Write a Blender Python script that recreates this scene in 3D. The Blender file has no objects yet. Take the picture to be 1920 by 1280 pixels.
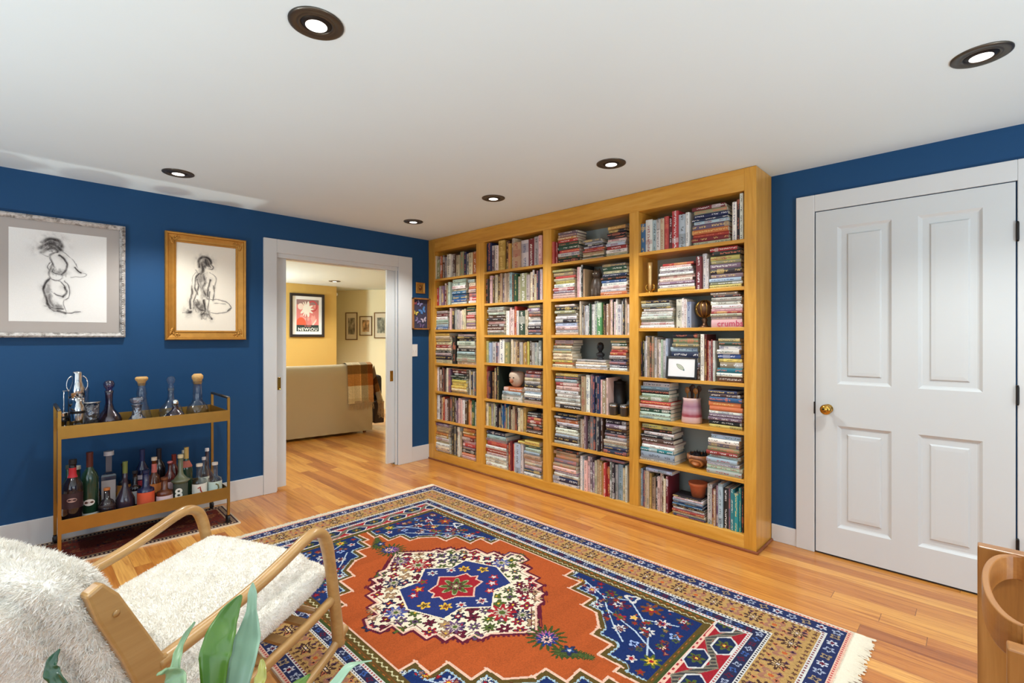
import bpy, math, random
import numpy as np
from mathutils import Vector, Matrix, noise as mnoise

R = math.radians
scene = bpy.context.scene
COL = scene.collection

# ------------------------------------------------------------------ camera
CAM = (-3.04, -4.17, 1.28)
cd = bpy.data.cameras.new('camera')
cd.sensor_width = 36.0
cd.lens = 908.0 / 1920.0 * 36.0
cd.shift_y = -10.0 / 1920.0
cd.clip_start = 0.02
cam = bpy.data.objects.new('camera', cd)
cam.location = CAM
cam.rotation_euler = (R(90), 0, R(44.12 - 90))
COL.objects.link(cam)
scene.camera = cam

# ------------------------------------------------------------------ view, world, lights
scene.view_settings.view_transform = 'Standard'
scene.view_settings.look = 'None'
scene.view_settings.exposure = 0.0
scene.view_settings.gamma = 1.0
scene.view_settings.use_curve_mapping = False
scene.cycles.max_bounces = 8
scene.cycles.diffuse_bounces = 5
scene.cycles.glossy_bounces = 4
scene.cycles.transmission_bounces = 8
scene.cycles.transparent_max_bounces = 8
scene.cycles.caustics_reflective = False
scene.cycles.caustics_refractive = False
scene.cycles.sample_clamp_indirect = 4.0
try:
    scene.cycles.use_denoising = True
    scene.cycles.denoiser = 'OPENIMAGEDENOISE'
except Exception:
    pass

CEIL = 2.285          # ceiling height of the room
CEIL2 = 2.10          # ceiling height of the room beyond the doorway
WX = 0.29             # plane of the wall behind the bookcase
SOUTH, WEST = -6.3, -4.9

world = bpy.data.worlds.new('world')
scene.world = world
world.use_nodes = True
wn = world.node_tree
sky = wn.nodes.new('ShaderNodeTexSky')
sky.sky_type = 'NISHITA'
sky.sun_elevation = R(40); sky.sun_rotation = R(60); sky.sun_disc = False
wn.links.new(sky.outputs[0], wn.nodes['Background'].inputs[0])
wn.nodes['Background'].inputs[1].default_value = 0.15

def light(name, kind, loc, energy, color=(1, 1, 1), rot=(0, 0, 0), **kw):
    d = bpy.data.lights.new(name, kind)
    d.energy = energy; d.color = color
    for k, v in kw.items(): setattr(d, k, v)
    o = bpy.data.objects.new(name, d)
    o.location = loc; o.rotation_euler = rot
    COL.objects.link(o)
    return o

# added fill light, set as daylight at unseen made-up windows behind the camera
light('window_daylight_south', 'AREA', (-2.2, SOUTH - 0.16, 1.3), 36, (0.86, 0.95, 1.0),
      (R(90), 0, 0), shape='RECTANGLE', size=3.2, size_y=1.7)
light('window_daylight_west', 'AREA', (WEST - 0.16, -3.6, 1.3), 26, (0.86, 0.95, 1.0),
      (R(90), 0, R(-90)), shape='RECTANGLE', size=3.2, size_y=1.7)
# recessed downlights with fittings further down, then added ones out of view without fittings
DOWN = [(-2.36, -2.634), (-0.629, -4.169), (-2.33, -0.618), (-0.616, -2.623), (-0.605, -1.62), (-0.595, -0.594),
        (-3.95, -2.64), (-2.36, -4.95), (-0.63, -5.6), (-3.95, -0.62)]
for x, y in DOWN:
    light('downlight_beam', 'SPOT', (x, y, CEIL - 0.03), 50, (0.98, 0.98, 0.94),
          (0, 0, 0), spot_size=R(126), spot_blend=0.6, shadow_soft_size=0.035)
for x, y, e in ((0.30, 2.75, 22), (-1.3, 2.75, 22), (1.0, 2.4, 12)):
    light('downlight_beam', 'SPOT', (x, y, CEIL2 - 0.03), e * 3.0, (0.95, 0.95, 0.90),
          (0, 0, 0), spot_size=R(130), spot_blend=0.8, shadow_soft_size=0.04)
light('lounge_lamp', 'POINT', (-1.6, 3.0, 1.7), 190, (0.72, 0.88, 1.0), shadow_soft_size=0.2)  # added point fill for the far room, no lamp fitting stands there

# added fill light: unseen can uplights on the floor behind the camera (fittings built below)
FILL_UPL = [(-4.45, -5.6), (-1.7, -5.9), (-4.5, -2.2)]
for x, y in FILL_UPL:
    light('uplight_beam', 'SPOT', (x, y, 0.32), 170, (0.84, 0.95, 1.0), (R(180), 0, 0), spot_size=R(165), spot_blend=0.6, shadow_soft_size=0.1)

# ------------------------------------------------------------------ helpers
def lin(c):
    return tuple(((v / 12.92) if v <= 0.04045 else ((v + 0.055) / 1.055) ** 2.4) for v in c[:3]) + (1.0,)
def rgb(r, g, b):
    return lin((r / 255, g / 255, b / 255))

def tag(o, label=None, cat=None, group=None, kind=None):
    if label: o['label'] = label
    if cat: o['category'] = cat
    if group: o['group'] = group
    if kind: o['kind'] = kind
    return o

def thing(name, label, cat, loc=(0, 0, 0), rz=0.0, group=None):
    o = bpy.data.objects.new(name, None)
    o.empty_display_size = 0.05
    o.location = loc; o.rotation_euler = (0, 0, rz)
    COL.objects.link(o)
    return tag(o, label, cat, group)

def attach(name, me, mat, parent=None, smooth=False, bevel=0.0, loc=None, rot=None, seg=2):
    if mat is not None and not me.materials:
        for m in (mat if isinstance(mat, (list, tuple)) else [mat]): me.materials.append(m)
    o = bpy.data.objects.new(name, me)
    COL.objects.link(o)
    if parent is not None: o.parent = parent
    if loc is not None: o.location = loc
    if rot is not None: o.rotation_euler = rot
    if smooth: me.polygons.foreach_set('use_smooth', [True] * len(me.polygons))
    if bevel:
        m = o.modifiers.new('bevel', 'BEVEL'); m.width = bevel; m.segments = seg; m.limit_method = 'ANGLE'
    return o

class MB:
    """collects shapes for ONE mesh"""
    def __init__(s): s.v = []; s.f = []; s.m = []
    def add(s, v, f, m=0):
        n = len(s.v); s.v += [tuple(p) for p in v]; s.f += [tuple(i + n for i in q) for q in f]; s.m += [m] * len(f); return s
    def box(s, x0, x1, y0, y1, z0, z1, m=0):
        return s.add([(x0, y0, z0), (x1, y0, z0), (x1, y1, z0), (x0, y1, z0), (x0, y0, z1), (x1, y0, z1), (x1, y1, z1), (x0, y1, z1)],
                     [(0, 3, 2, 1), (4, 5, 6, 7), (0, 1, 5, 4), (1, 2, 6, 5), (2, 3, 7, 6), (3, 0, 4, 7)], m)
    def bar(s, a, b, w, h, up=(0, 0, 1), m=0):
        a = Vector(a); b = Vector(b); d = (b - a).normalized(); u = Vector(up)
        sd = d.cross(u).normalized(); u = sd.cross(d)
        P = []
        for p in (a, b):
            for i, j in ((-1, -1), (1, -1), (1, 1), (-1, 1)): P.append(p + sd * (i * w / 2) + u * (j * h / 2))
        return s.add(P, [(0, 1, 2, 3), (7, 6, 5, 4), (0, 4, 5, 1), (1, 5, 6, 2), (2, 6, 7, 3), (3, 7, 4, 0)], m)
    def lathe(s, prof, n=24, cx=0, cy=0, m=0, cap=True, sx=1, sy=1):
        k = len(prof); P = []
        for r, z in prof:
            for i in range(n):
                a = 2 * math.pi * i / n; P.append((cx + sx * r * math.cos(a), cy + sy * r * math.sin(a), z))
        F = []
        for j in range(k - 1):
            for i in range(n):
                F.append((j * n + i, j * n + (i + 1) % n, (j + 1) * n + (i + 1) % n, (j + 1) * n + i))
        if cap:
            if prof[0][0] > 1e-4: F.append(tuple(range(n - 1, -1, -1)))
            if prof[-1][0] > 1e-4: F.append(tuple((k - 1) * n + i for i in range(n)))
        return s.add(P, F, m)
    def tube(s, pts, rad, n=12, m=0, flat=1.0, up=(0, 0, 1)):
        pts = [Vector(p) for p in pts]; K = len(pts)
        if not isinstance(rad, (list, tuple)): rad = [rad] * K
        P = []; prev = None
        for i, p in enumerate(pts):
            d = (pts[min(i + 1, K - 1)] - pts[max(i - 1, 0)]).normalized()
            u = Vector(up) if prev is None else prev
            sd = d.cross(u)
            if sd.length < 1e-5: sd = d.cross(Vector((1, 0, 0)))
            sd.normalize(); uu = sd.cross(d).normalized(); prev = uu
            for j in range(n):
                a = 2 * math.pi * j / n
                P.append(p + sd * (math.cos(a) * rad[i] * flat) + uu * (math.sin(a) * rad[i]))
        F = [(i * n + j, i * n + (j + 1) % n, (i + 1) * n + (j + 1) % n, (i + 1) * n + j) for i in range(K - 1) for j in range(n)]
        F.append(tuple(range(n - 1, -1, -1))); F.append(tuple((K - 1) * n + j for j in range(n)))
        return s.add(P, F, m)
    def prism(s, poly, d0, d1, axis='y', m=0):
        n = len(poly)
        def q(a, b, d): return {'y': (a, d, b), 'x': (d, a, b), 'z': (a, b, d)}[axis]
        P = [q(a, b, d0) for a, b in poly] + [q(a, b, d1) for a, b in poly]
        F = [tuple(range(n)), tuple(range(2 * n - 1, n - 1, -1))] + [(i, i + n, (i + 1) % n + n, (i + 1) % n) for i in range(n)]
        return s.add(P, F, m)
    def mesh(s, name='mesh'):
        me = bpy.data.meshes.new(name); me.from_pydata(s.v, [], s.f)
        if any(s.m): me.polygons.foreach_set('material_index', s.m)
        me.update(); return me
    def build(s, name, mat, parent=None, **kw):
        return attach(name, s.mesh(name), mat, parent, **kw)

def bx(name, x0, x1, y0, y1, z0, z1, mat, parent=None, bevel=0.0, kind=None, label=None):
    o = MB().box(x0, x1, y0, y1, z0, z1).build(name, mat, parent, bevel=bevel)
    if kind: o['kind'] = kind
    if label: o['label'] = label
    return o

def curve_pts(pts, n=8):
    """Catmull-Rom through pts"""
    pts = [Vector(p) for p in pts]; out = []
    for i in range(len(pts) - 1):
        p0 = pts[max(i - 1, 0)]; p1 = pts[i]; p2 = pts[i + 1]; p3 = pts[min(i + 2, len(pts) - 1)]
        for k in range(n):
            t = k / n
            out.append(0.5 * ((2 * p1) + (p2 - p0) * t + (2 * p0 - 5 * p1 + 4 * p2 - p3) * t * t + (3 * p1 - p0 - 3 * p2 + p3) * t ** 3))
    out.append(pts[-1]); return out

def copy_tree(o, parent=None):
    c = o.copy(); COL.objects.link(c); c.parent = parent
    for ch in [q for q in bpy.data.objects if q.parent == o]: copy_tree(ch, c)
    return c

# ------------------------------------------------------------------ materials
class NT:
    def __init__(s, name):
        s.mat = bpy.data.materials.new(name); s.mat.use_nodes = True
        s.t = s.mat.node_tree; s.b = s.t.nodes['Principled BSDF']
    def n(s, kind, **kw):
        x = s.t.nodes.new(kind)
        for k, v in kw.items(): setattr(x, k, v)
        return x
    def l(s, a, b): s.t.links.new(a, b)
    def val(s, node, i, v): node.inputs[i].default_value = v
    def math(s, op, a, b=None, c=None):
        x = s.n('ShaderNodeMath', operation=op)
        for i, q in enumerate((a, b, c)):
            if q is None: continue
            if isinstance(q, (int, float)): x.inputs[i].default_value = q
            else: s.l(q, x.inputs[i])
        return x.outputs[0]
    def mix(s, f, a, b, blend='MIX'):
        x = s.n('ShaderNodeMix', data_type='RGBA', blend_type=blend)
        if isinstance(f, (int, float)): x.inputs[0].default_value = f
        else: s.l(f, x.inputs[0])
        for i, q in ((6, a), (7, b)):
            if isinstance(q, tuple): x.inputs[i].default_value = q
            else: s.l(q, x.inputs[i])
        return x.outputs[2]
    def noise(s, scale, detail=3, vec=None, rough=0.5, dist=0.0):
        x = s.n('ShaderNodeTexNoise'); x.inputs['Scale'].default_value = scale
        x.inputs['Detail'].default_value = detail; x.inputs['Roughness'].default_value = rough
        x.inputs['Distortion'].default_value = dist
        if vec is not None: s.l(vec, x.inputs['Vector'])
        return x.outputs[0]
    def coord(s, scale=(1, 1, 1), kind='Object', loc=(0, 0, 0)):
        tc = s.n('ShaderNodeTexCoord'); m = s.n('ShaderNodeMapping')
        m.inputs['Scale'].default_value = scale; m.inputs['Location'].default_value = loc
        s.l(tc.outputs[kind], m.inputs[0]); return m.outputs[0]
    def ramp(s, fac, stops):
        x = s.n('ShaderNodeValToRGB'); s.l(fac, x.inputs[0])
        e = x.color_ramp.elements
        while len(e) < len(stops): e.new(0.5)
        for i, (p, c) in enumerate(stops): e[i].position = p; e[i].color = c
        return x.outputs[0]
    def bump(s, h, strength=0.3, dist=0.01):
        x = s.n('ShaderNodeBump'); x.inputs['Strength'].default_value = strength; x.inputs['Distance'].default_value = dist
        s.l(h, x.inputs['Height']); s.l(x.outputs[0], s.b.inputs['Normal'])
    def p(s, **kw):
        for k, v in kw.items(): s.b.inputs[k.replace('_', ' ')].default_value = v
        return s

def plain(name, c, rough=0.5, metal=0.0, vary=0.06, scale=12, bump=0.0, spec=0.5, coat=0.0):
    t = NT(name); c = rgb(*c)
    dk = tuple(v * (1 - vary) for v in c[:3]) + (1,); lt = tuple(min(1, v * (1 + vary)) for v in c[:3]) + (1,)
    nz = t.noise(scale, 3, t.coord())
    t.l(t.mix(nz, dk, lt), t.b.inputs['Base Color'])
    t.p(Roughness=rough, Metallic=metal)
    t.b.inputs['Specular IOR Level'].default_value = spec
    if coat: t.b.inputs['Coat Weight'].default_value = coat
    if bump: t.bump(nz, bump, 0.004)
    return t.mat

def glass(name, c=(255, 255, 255), rough=0.0, ior=1.45):
    t = NT(name); col = rgb(*c)
    nz = t.noise(4, 1, t.coord())
    t.l(t.mix(t.math('MULTIPLY', nz, 0.06), col, (col[0] * .8, col[1] * .8, col[2] * .8, 1)), t.b.inputs['Base Color'])
    t.p(Roughness=rough, IOR=ior)
    t.b.inputs['Transmission Weight'].default_value = 1.0
    return t.mat

def wood(name, c1, c2, c3, axis='z', scale=1.0, rough=0.35, knots=0.0, coat=0.2, dist=1.2):
    t = NT(name)
    sc = {'x': (1.2, 14, 14), 'y': (14, 1.2, 14), 'z': (14, 14, 1.2)}[axis]
    v = t.coord(tuple(a * scale for a in sc))
    a = t.noise(1.0, 4, v, 0.6, dist)
    b = t.noise(6.0, 3, v, 0.6, 0.4)
    f = t.math('ADD', t.math('MULTIPLY', a, 0.75), t.math('MULTIPLY', b, 0.25))
    col = t.ramp(f, [(0.30, rgb(*c1)), (0.5, rgb(*c2)), (0.70, rgb(*c3))])
    if knots:
        kc = {'x': (1.6, 5, 5), 'y': (5, 1.6, 5), 'z': (5, 5, 1.6)}[axis]
        vo = t.n('ShaderNodeTexVoronoi'); vo.inputs['Scale'].default_value = 0.55
        t.l(t.coord(kc), vo.inputs['Vector'])
        k = t.math('LESS_THAN', vo.outputs['Distance'], 0.09)
        k2 = t.ramp(vo.outputs['Distance'], [(0.0, (1, 1, 1, 1)), (0.07, (.8, .8, .8, 1)), (0.13, (0, 0, 0, 1))])
        col = t.mix(t.math('MULTIPLY', k2, knots), col, rgb(95, 52, 22))
    t.l(col, t.b.inputs['Base Color'])
    t.p(Roughness=rough); t.b.inputs['Coat Weight'].default_value = coat; t.b.inputs['Coat Roughness'].default_value = 0.2
    t.bump(f, 0.08, 0.002)
    return t.mat

def vcol_mat(name, rough=0.8, bump=0.0, bscale=400, attr='Col', spec=0.3, vary=0.0):
    t = NT(name)
    a = t.n('ShaderNodeVertexColor'); a.layer_name = attr
    out = a.outputs[0]
    nz = t.noise(bscale, 2, t.coord())
    if vary:
        g = t.math('MULTIPLY_ADD', nz, vary, 1 - vary * 0.5)
        cb = t.n('ShaderNodeCombineColor')
        for i in range(3): t.l(g, cb.inputs[i])
        out = t.mix(1.0, out, cb.outputs[0], 'MULTIPLY')
    t.l(out, t.b.inputs['Base Color'])
    t.p(Roughness=rough); t.b.inputs['Specular IOR Level'].default_value = spec
    if bump: t.bump(nz, bump, 0.004)
    return t.mat

def floor_mat():
    t = NT('oiled_strip_floor')
    tc = t.n('ShaderNodeTexCoord'); sp = t.n('ShaderNodeSeparateXYZ'); t.l(tc.outputs['Object'], sp.inputs[0])
    x, y = sp.outputs[0], sp.outputs[1]
    row = t.math('FLOOR', t.math('DIVIDE', x, 0.083))
    w1 = t.n('ShaderNodeTexWhiteNoise', noise_dimensions='1D'); t.l(row, w1.inputs['W'])
    yy = t.math('DIVIDE', t.math('ADD', y, t.math('MULTIPLY', w1.outputs[0], 7.3)), 1.7)
    colm = t.math('FLOOR', yy)
    w2 = t.n('ShaderNodeTexWhiteNoise', noise_dimensions='2D')
    cb = t.n('ShaderNodeCombineXYZ'); t.l(row, cb.inputs[0]); t.l(colm, cb.inputs[1]); t.l(cb.outputs[0], w2.inputs['Vector'])
    rnd = w2.outputs[0]
    base = t.ramp(rnd, [(0.0, rgb(160, 96, 52)), (0.14, rgb(192, 124, 60)), (0.5, rgb(212, 148, 72)), (0.8, rgb(224, 165, 84)), (1.0, rgb(231, 178, 100))])
    # grain, shifted per board
    vv = t.n('ShaderNodeCombineXYZ')
    t.l(t.math('MULTIPLY', x, 22.0), vv.inputs[0]); t.l(t.math('MULTIPLY', y, 1.5), vv.inputs[1]); t.l(t.math('MULTIPLY', rnd, 37.0), vv.inputs[2])
    g1 = t.noise(1.0, 5, vv.outputs[0], 0.65, 1.6)
    vv2 = t.n('ShaderNodeCombineXYZ')
    t.l(t.math('MULTIPLY', x, 120.0), vv2.inputs[0]); t.l(t.math('MULTIPLY', y, 3.0), vv2.inputs[1]); t.l(t.math('MULTIPLY', rnd, 37.0), vv2.inputs[2])
    g2 = t.noise(1.0, 3, vv2.outputs[0], 0.5, 0.3)
    gr = t.ramp(g1, [(0.32, rgb(176, 108, 62)), (0.5, rgb(240, 225, 205)), (0.72, rgb(255, 252, 245))])
    c = t.mix(0.62, base, gr, 'MULTIPLY')
    gr2 = t.ramp(g2, [(0.35, rgb(205, 170, 140)), (0.6, rgb(255, 255, 255))])
    c = t.mix(0.35, c, gr2, 'MULTIPLY')
    fx = t.math('FRACT', t.math('DIVIDE', x, 0.083)); fy = t.math('FRACT', yy)
    gap = t.math('MAXIMUM', t.math('LESS_THAN', fx, 0.016), t.math('LESS_THAN', fy, 0.0018))
    c = t.mix(t.math('MULTIPLY', gap, 0.65), c, rgb(92, 48, 24))
    t.l(c, t.b.inputs['Base Color'])
    t.p(Roughness=0.30); t.b.inputs['Coat Weight'].default_value = 0.35; t.b.inputs['Coat Roughness'].default_value = 0.16
    t.bump(t.math('SUBTRACT', t.math('MULTIPLY', g2, 0.12), gap), 0.25, 0.0015)
    return t.mat

def paint(name, c, rough=0.55, var=0.03, bump=0.05):
    t = NT(name); c = rgb(*c)
    nz = t.noise(1.4, 2, t.coord()); fine = t.noise(260, 2, t.coord())
    t.l(t.mix(nz, tuple(v * (1 - var) for v in c[:3]) + (1,), tuple(min(1, v * (1 + var)) for v in c[:3]) + (1,)), t.b.inputs['Base Color'])
    t.p(Roughness=rough); t.bump(fine, bump, 0.001); t.b.inputs['Specular IOR Level'].default_value = 0.35
    return t.mat

M = {}
M['ceiling'] = paint('ceiling_white_paint', (219, 232, 236), 0.9)
M['blue'] = paint('deep_blue_wall_paint', (15, 68, 112), 0.6)
M['trim'] = paint('white_trim_paint', (212, 214, 214), 0.35, 0.02, 0.02)
M['doorw'] = paint('white_door_paint', (207, 211, 212), 0.4, 0.02, 0.02)
M['cream'] = paint('cream_wall_paint', (230, 218, 178), 0.8)
M['yellow'] = paint('mustard_wall_paint', (196, 158, 84), 0.8)
M['backing'] = paint('pale_grey_backing_paint', (176, 184, 178), 0.8)
M['floor'] = floor_mat()
PC = ((188, 129, 42), (210, 152, 56), (222, 169, 80))
M['pinez'] = wood('honey_pine_upright', *PC, axis='z', knots=0.8)
M['piney'] = wood('honey_pine_board', *PC, axis='y', knots=0.8)
M['toe'] = wood('dark_toe_moulding', (110, 58, 34), (128, 70, 40), (150, 86, 50), axis='y')
M['ash'] = wood('pale_ash_frame', (160, 118, 66), (180, 138, 82), (196, 156, 100), axis='x', scale=0.8, rough=0.32, coat=0.4)
M['oak'] = wood('light_oak', (132, 84, 36), (158, 104, 48), (178, 124, 64), axis='z', rough=0.35)
M['oaky'] = wood('light_oak_band', (136, 82, 34), (156, 100, 44), (174, 118, 58), axis='x', rough=0.35)
M['brassy'] = plain('brushed_brass', (178, 136, 66), 0.34, 0.85, 0.10, 20)
M['brass'] = plain('polished_brass', (206, 158, 72), 0.16, 1.0)
M['bronze'] = plain('dark_bronze_metal', (92, 86, 78), 0.38, 0.85)
M['darkbronze'] = plain('aged_bronze', (112, 82, 60), 0.35, 0.8, 0.4, 40, 0.3)
M['black'] = plain('black_rubber', (22, 22, 24), 0.5)
M['blackmetal'] = plain('black_iron', (40, 36, 34), 0.4, 0.6)
M['chrome'] = plain('chrome', (214, 214, 214), 0.12, 1.0)
M['mirror'] = plain('smoked_mirror_base', (120, 118, 112), 0.06, 1.0)
M['white'] = plain('white_plastic', (232, 230, 226), 0.4)
M['paper'] = plain('page_paper', (222, 212, 190), 0.9, 0, 0.12, 90)
M['cork'] = plain('cork', (214, 168, 104), 0.8, 0, 0.2, 90, 0.3)
def thin_glass(name, c=(255, 255, 255), gloss=0.10, wob=0.0):
    """thin blown glass: sees straight through, reflects more towards its edges"""
    t = NT(name); t.t.nodes.remove(t.b)
    tr = t.n('ShaderNodeBsdfTransparent'); gl = t.n('ShaderNodeBsdfGlossy'); mx = t.n('ShaderNodeMixShader'); lw = t.n('ShaderNodeLayerWeight')
    nz = t.noise(30, 2, t.coord()); col = rgb(*c); t.l(t.mix(nz, col, tuple(v * .93 for v in col[:3]) + (1,)), tr.inputs[0])
    gl.inputs['Roughness'].default_value = 0.13; lw.inputs['Blend'].default_value = 0.35
    f = t.math('MULTIPLY_ADD', t.math('POWER', lw.outputs['Facing'], 2.2), 0.75, gloss)
    if wob:
        b = t.n('ShaderNodeBump'); b.inputs['Strength'].default_value = wob; b.inputs['Distance'].default_value = .01; t.l(t.noise(60, 1, t.coord()), b.inputs['Height'])
        t.l(b.outputs[0], gl.inputs['Normal']); t.l(b.outputs[0], lw.inputs['Normal'])
    t.l(f, mx.inputs[0]); t.l(tr.outputs[0], mx.inputs[1]); t.l(gl.outputs[0], mx.inputs[2])
    t.l(mx.outputs[0], t.t.nodes['Material Output'].inputs[0])
    return t.mat
M['clear'] = thin_glass('clear_glass', (250, 252, 253), .05)
M['crystal'] = thin_glass('cut_crystal', (236, 238, 244), .22, .8)
M['pane'] = glass('picture_glass')
def emis(name, c, s):
    t = NT(name); t.l(t.mix(t.noise(60, 2, t.coord()), rgb(*c), (1, 1, 1, 1)), t.b.inputs['Emission Color'])
    t.b.inputs['Base Color'].default_value = rgb(*c)
    t.b.inputs['Emission Strength'].default_value = s; return t.mat
M['lamp'] = emis('lamp_lens', (255, 246, 232), 2.2)

def text_mesh(s, size, extrude=0.0006, bold=0.0, spacing=1.0):
    cu = bpy.data.curves.new('lettering', 'FONT'); cu.body = s; cu.size = size; cu.extrude = extrude
    cu.align_x = 'CENTER'; cu.align_y = 'CENTER'; cu.offset = bold; cu.space_character = spacing; cu.resolution_u = 4
    o = bpy.data.objects.new('lettering', cu); COL.objects.link(o)
    dg = bpy.context.evaluated_depsgraph_get(); dg.update()
    me = bpy.data.meshes.new_from_object(o.evaluated_get(dg))
    bpy.data.objects.remove(o); bpy.data.curves.remove(cu)
    return me

def raster(name, img, w, h, mat, parent=None, frame=None, thick=0.0, zfun=None):
    """a sheet whose face colours come from an array drawn in this script; img is (rows from bottom, cols, 3) sRGB 0..1.
    local x = width, local z = height (or y when frame == 'flat')"""
    H, W = img.shape[:2]
    xs = np.linspace(-w / 2, w / 2, W + 1); ys = np.linspace(-h / 2, h / 2, H + 1)
    gx, gy = np.meshgrid(xs, ys)
    z = np.zeros_like(gx) if zfun is None else zfun(gx, gy)
    co = np.stack([gx, gy, z], -1) if frame == 'flat' else np.stack([gx, z, gy], -1)
    me = bpy.data.meshes.new(name)
    nv = (H + 1) * (W + 1); nf = H * W
    me.vertices.add(nv); me.vertices.foreach_set('co', co.reshape(-1).astype(np.float32))
    i = np.arange(H)[:, None] * (W + 1) + np.arange(W)[None, :]
    q = np.stack([i, i + 1, i + W + 2, i + W + 1], -1).reshape(-1)
    me.loops.add(nf * 4); me.loops.foreach_set('vertex_index', q.astype(np.int32))
    me.polygons.add(nf); me.polygons.foreach_set('loop_start', np.arange(0, nf * 4, 4, dtype=np.int32))
    me.update(calc_edges=True)
    c = np.clip(img, 0, 1).reshape(-1, 3); c = np.where(c <= 0.04045, c / 12.92, ((c + 0.055) / 1.055) ** 2.4)
    c = np.repeat(np.concatenate([c, np.ones((nf, 1))], 1), 4, axis=0)
    at = me.color_attributes.new('Col', 'FLOAT_COLOR', 'CORNER')
    at.data.foreach_set('color', c.reshape(-1).astype(np.float32))
    return attach(name, me, mat, parent)

# ================================================================== THE SETTING
S = dict(kind='structure')
bx('floor', WEST, 4.2, SOUTH, 6.6, -0.08, 0.0, M['floor'], **S)
bx('ceiling', WEST - .15, WX + .15, SOUTH - .15, 0.13, CEIL, CEIL + 0.1, M['ceiling'], **S)
bx('ceiling', -3.4, 4.2, 0.13, 6.6, CEIL2, CEIL2 + 0.1, M['ceiling'], **S)
# left wall (y = 0 .. 0.13) with the doorway
OX0, OX1, OZ = -1.53, -0.374, 1.985
w = MB().box(WEST - .15, OX0, 0, 0.13, 0, CEIL).box(OX1, WX + .15, 0, 0.13, 0, CEIL).box(OX0, OX1, 0, 0.13, OZ, CEIL)
w.build('wall_left', M['blue'])['kind'] = 'structure'
bx('wall_right', WX, WX + .15, SOUTH, 0.0, 0, CEIL, M['blue'], **S)
def wall_with_window(name, mk, a0, a1, b0, b1, win):
    m = MB(); u0, u1, z0, z1 = win
    for (s0, s1, t0, t1) in ((a0, u0, 0, CEIL), (u1, a1, 0, CEIL), (u0, u1, 0, z0), (u0, u1, z1, CEIL)):
        if mk == 'y': m.box(s0, s1, b0, b1, t0, t1)
        else: m.box(b0, b1, s0, s1, t0, t1)
    m.build(name, M['blue'])['kind'] = 'structure'
wall_with_window('wall_south', 'y', WEST - .15, WX + .15, SOUTH - 0.15, SOUTH, (-3.8, -0.6, 0.45, 2.15))
wall_with_window('wall_west', 'x', SOUTH, 0.0, WEST - 0.15, WEST, (-5.2, -2.0, 0.45, 2.15))
def window(name, mk, u0, u1, z0, z1, d):
    m = MB()
    for s in (u0, (u0 + u1) / 2 - .02, u1 - .04):
        m.box(s, s + .04, d - .03, d + .03, z0, z1) if mk == 'y' else m.box(d - .03, d + .03, s, s + .04, z0, z1)
    for s in (z0, z1 - .04):
        m.box(u0, u1, d - .03, d + .03, s, s + .04) if mk == 'y' else m.box(d - .03, d + .03, u0, u1, s, s + .04)
    m.build(name, M['trim'])['kind'] = 'structure'
window('window_1', 'y', -3.8, -0.6, 0.45, 2.15, SOUTH - 0.075)  # unseen windows added behind the camera to let the fill light in
window('window_2', 'x', -5.2, -2.0, 0.45, 2.15, WEST - 0.075)

# room beyond the doorway
A_, B_ = Vector((2.05, 2.567)), Vector((0.75, 4.733))
bx('wall_far_left', -3.4, 0.69, 3.49, 3.62, 0, CEIL2, M['yellow'], **S)
bx('wall_far_back', 0.2, 1.4, 4.72, 4.85, 0, CEIL2, M['cream'], **S)
bx('wall_far_recess', 0.56, 0.69, 3.62, 4.72, 0, CEIL2, M['cream'], **S)
MB().bar((A_.x, A_.y, CEIL2 / 2), (B_.x, B_.y, CEIL2 / 2), 0.1, CEIL2).build('wall_far_right', M['cream'])['kind'] = 'structure'
bx('wall_far_side', 2.0, 2.13, 0.13, 2.62, 0, CEIL2, M['cream'], **S)
bx('wall_far_west', -3.4, -3.27, 0.13, 3.49, 0, CEIL2, M['cream'], **S)
# plaster on the far side of the left wall
MB().box(-3.27, OX0, .131, .14, 0, CEIL2).box(OX1, 2.0, .131, .14, 0, CEIL2).box(OX0, OX1, .131, .14, OZ, CEIL2).build('wall_near_plaster', M['cream'])['kind'] = 'structure'

# skirting boards
bx('baseboard_left', WEST, -1.632, -0.014, 0, 0, 0.158, M['trim'], bevel=.003, **S)
bx('baseboard_left', -0.214, -0.001, -0.014, 0, 0, 0.15, M['trim'], bevel=.003, **S)
bx('baseboard_right', WX - .014, WX, -3.362, -3.222, 0, 0.104, M['trim'], bevel=.003, **S)
bx('baseboard_right', WX - .014, WX, SOUTH, -4.40, 0, 0.104, M['trim'], bevel=.003, **S)
bx('baseboard_south', WEST, WX, SOUTH, SOUTH + .014, 0, 0.12, M['trim'], **S)
bx('baseboard_west', WEST, WEST + .014, SOUTH, 0, 0, 0.12, M['trim'], **S)

# casing of the doorway, with its jamb lining and slotted head
MB().box(-1.632, OX0, -0.02, 0, 0, 2.077).box(OX1, -0.214, -0.02, 0, 0, 2.077).box(OX0, OX1, -0.02, 0, 1.965, 2.077).build('trim_1', M['trim'], bevel=.003)['kind'] = 'structure'
MB().box(OX0, -1.518, .004, .03, .004, 1.965).box(OX0, -1.518, .062, .13, .004, 1.965).box(OX0, OX1, .0, .026, 1.93, OZ).box(OX0, OX1, .066, .13, 1.93, OZ)\
    .box(-.392, OX1, .004, .028, .004, 1.93).box(-.392, OX1, .064, .13, .004, 1.93).build('trim_2', M['trim'])['kind'] = 'structure'
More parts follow.
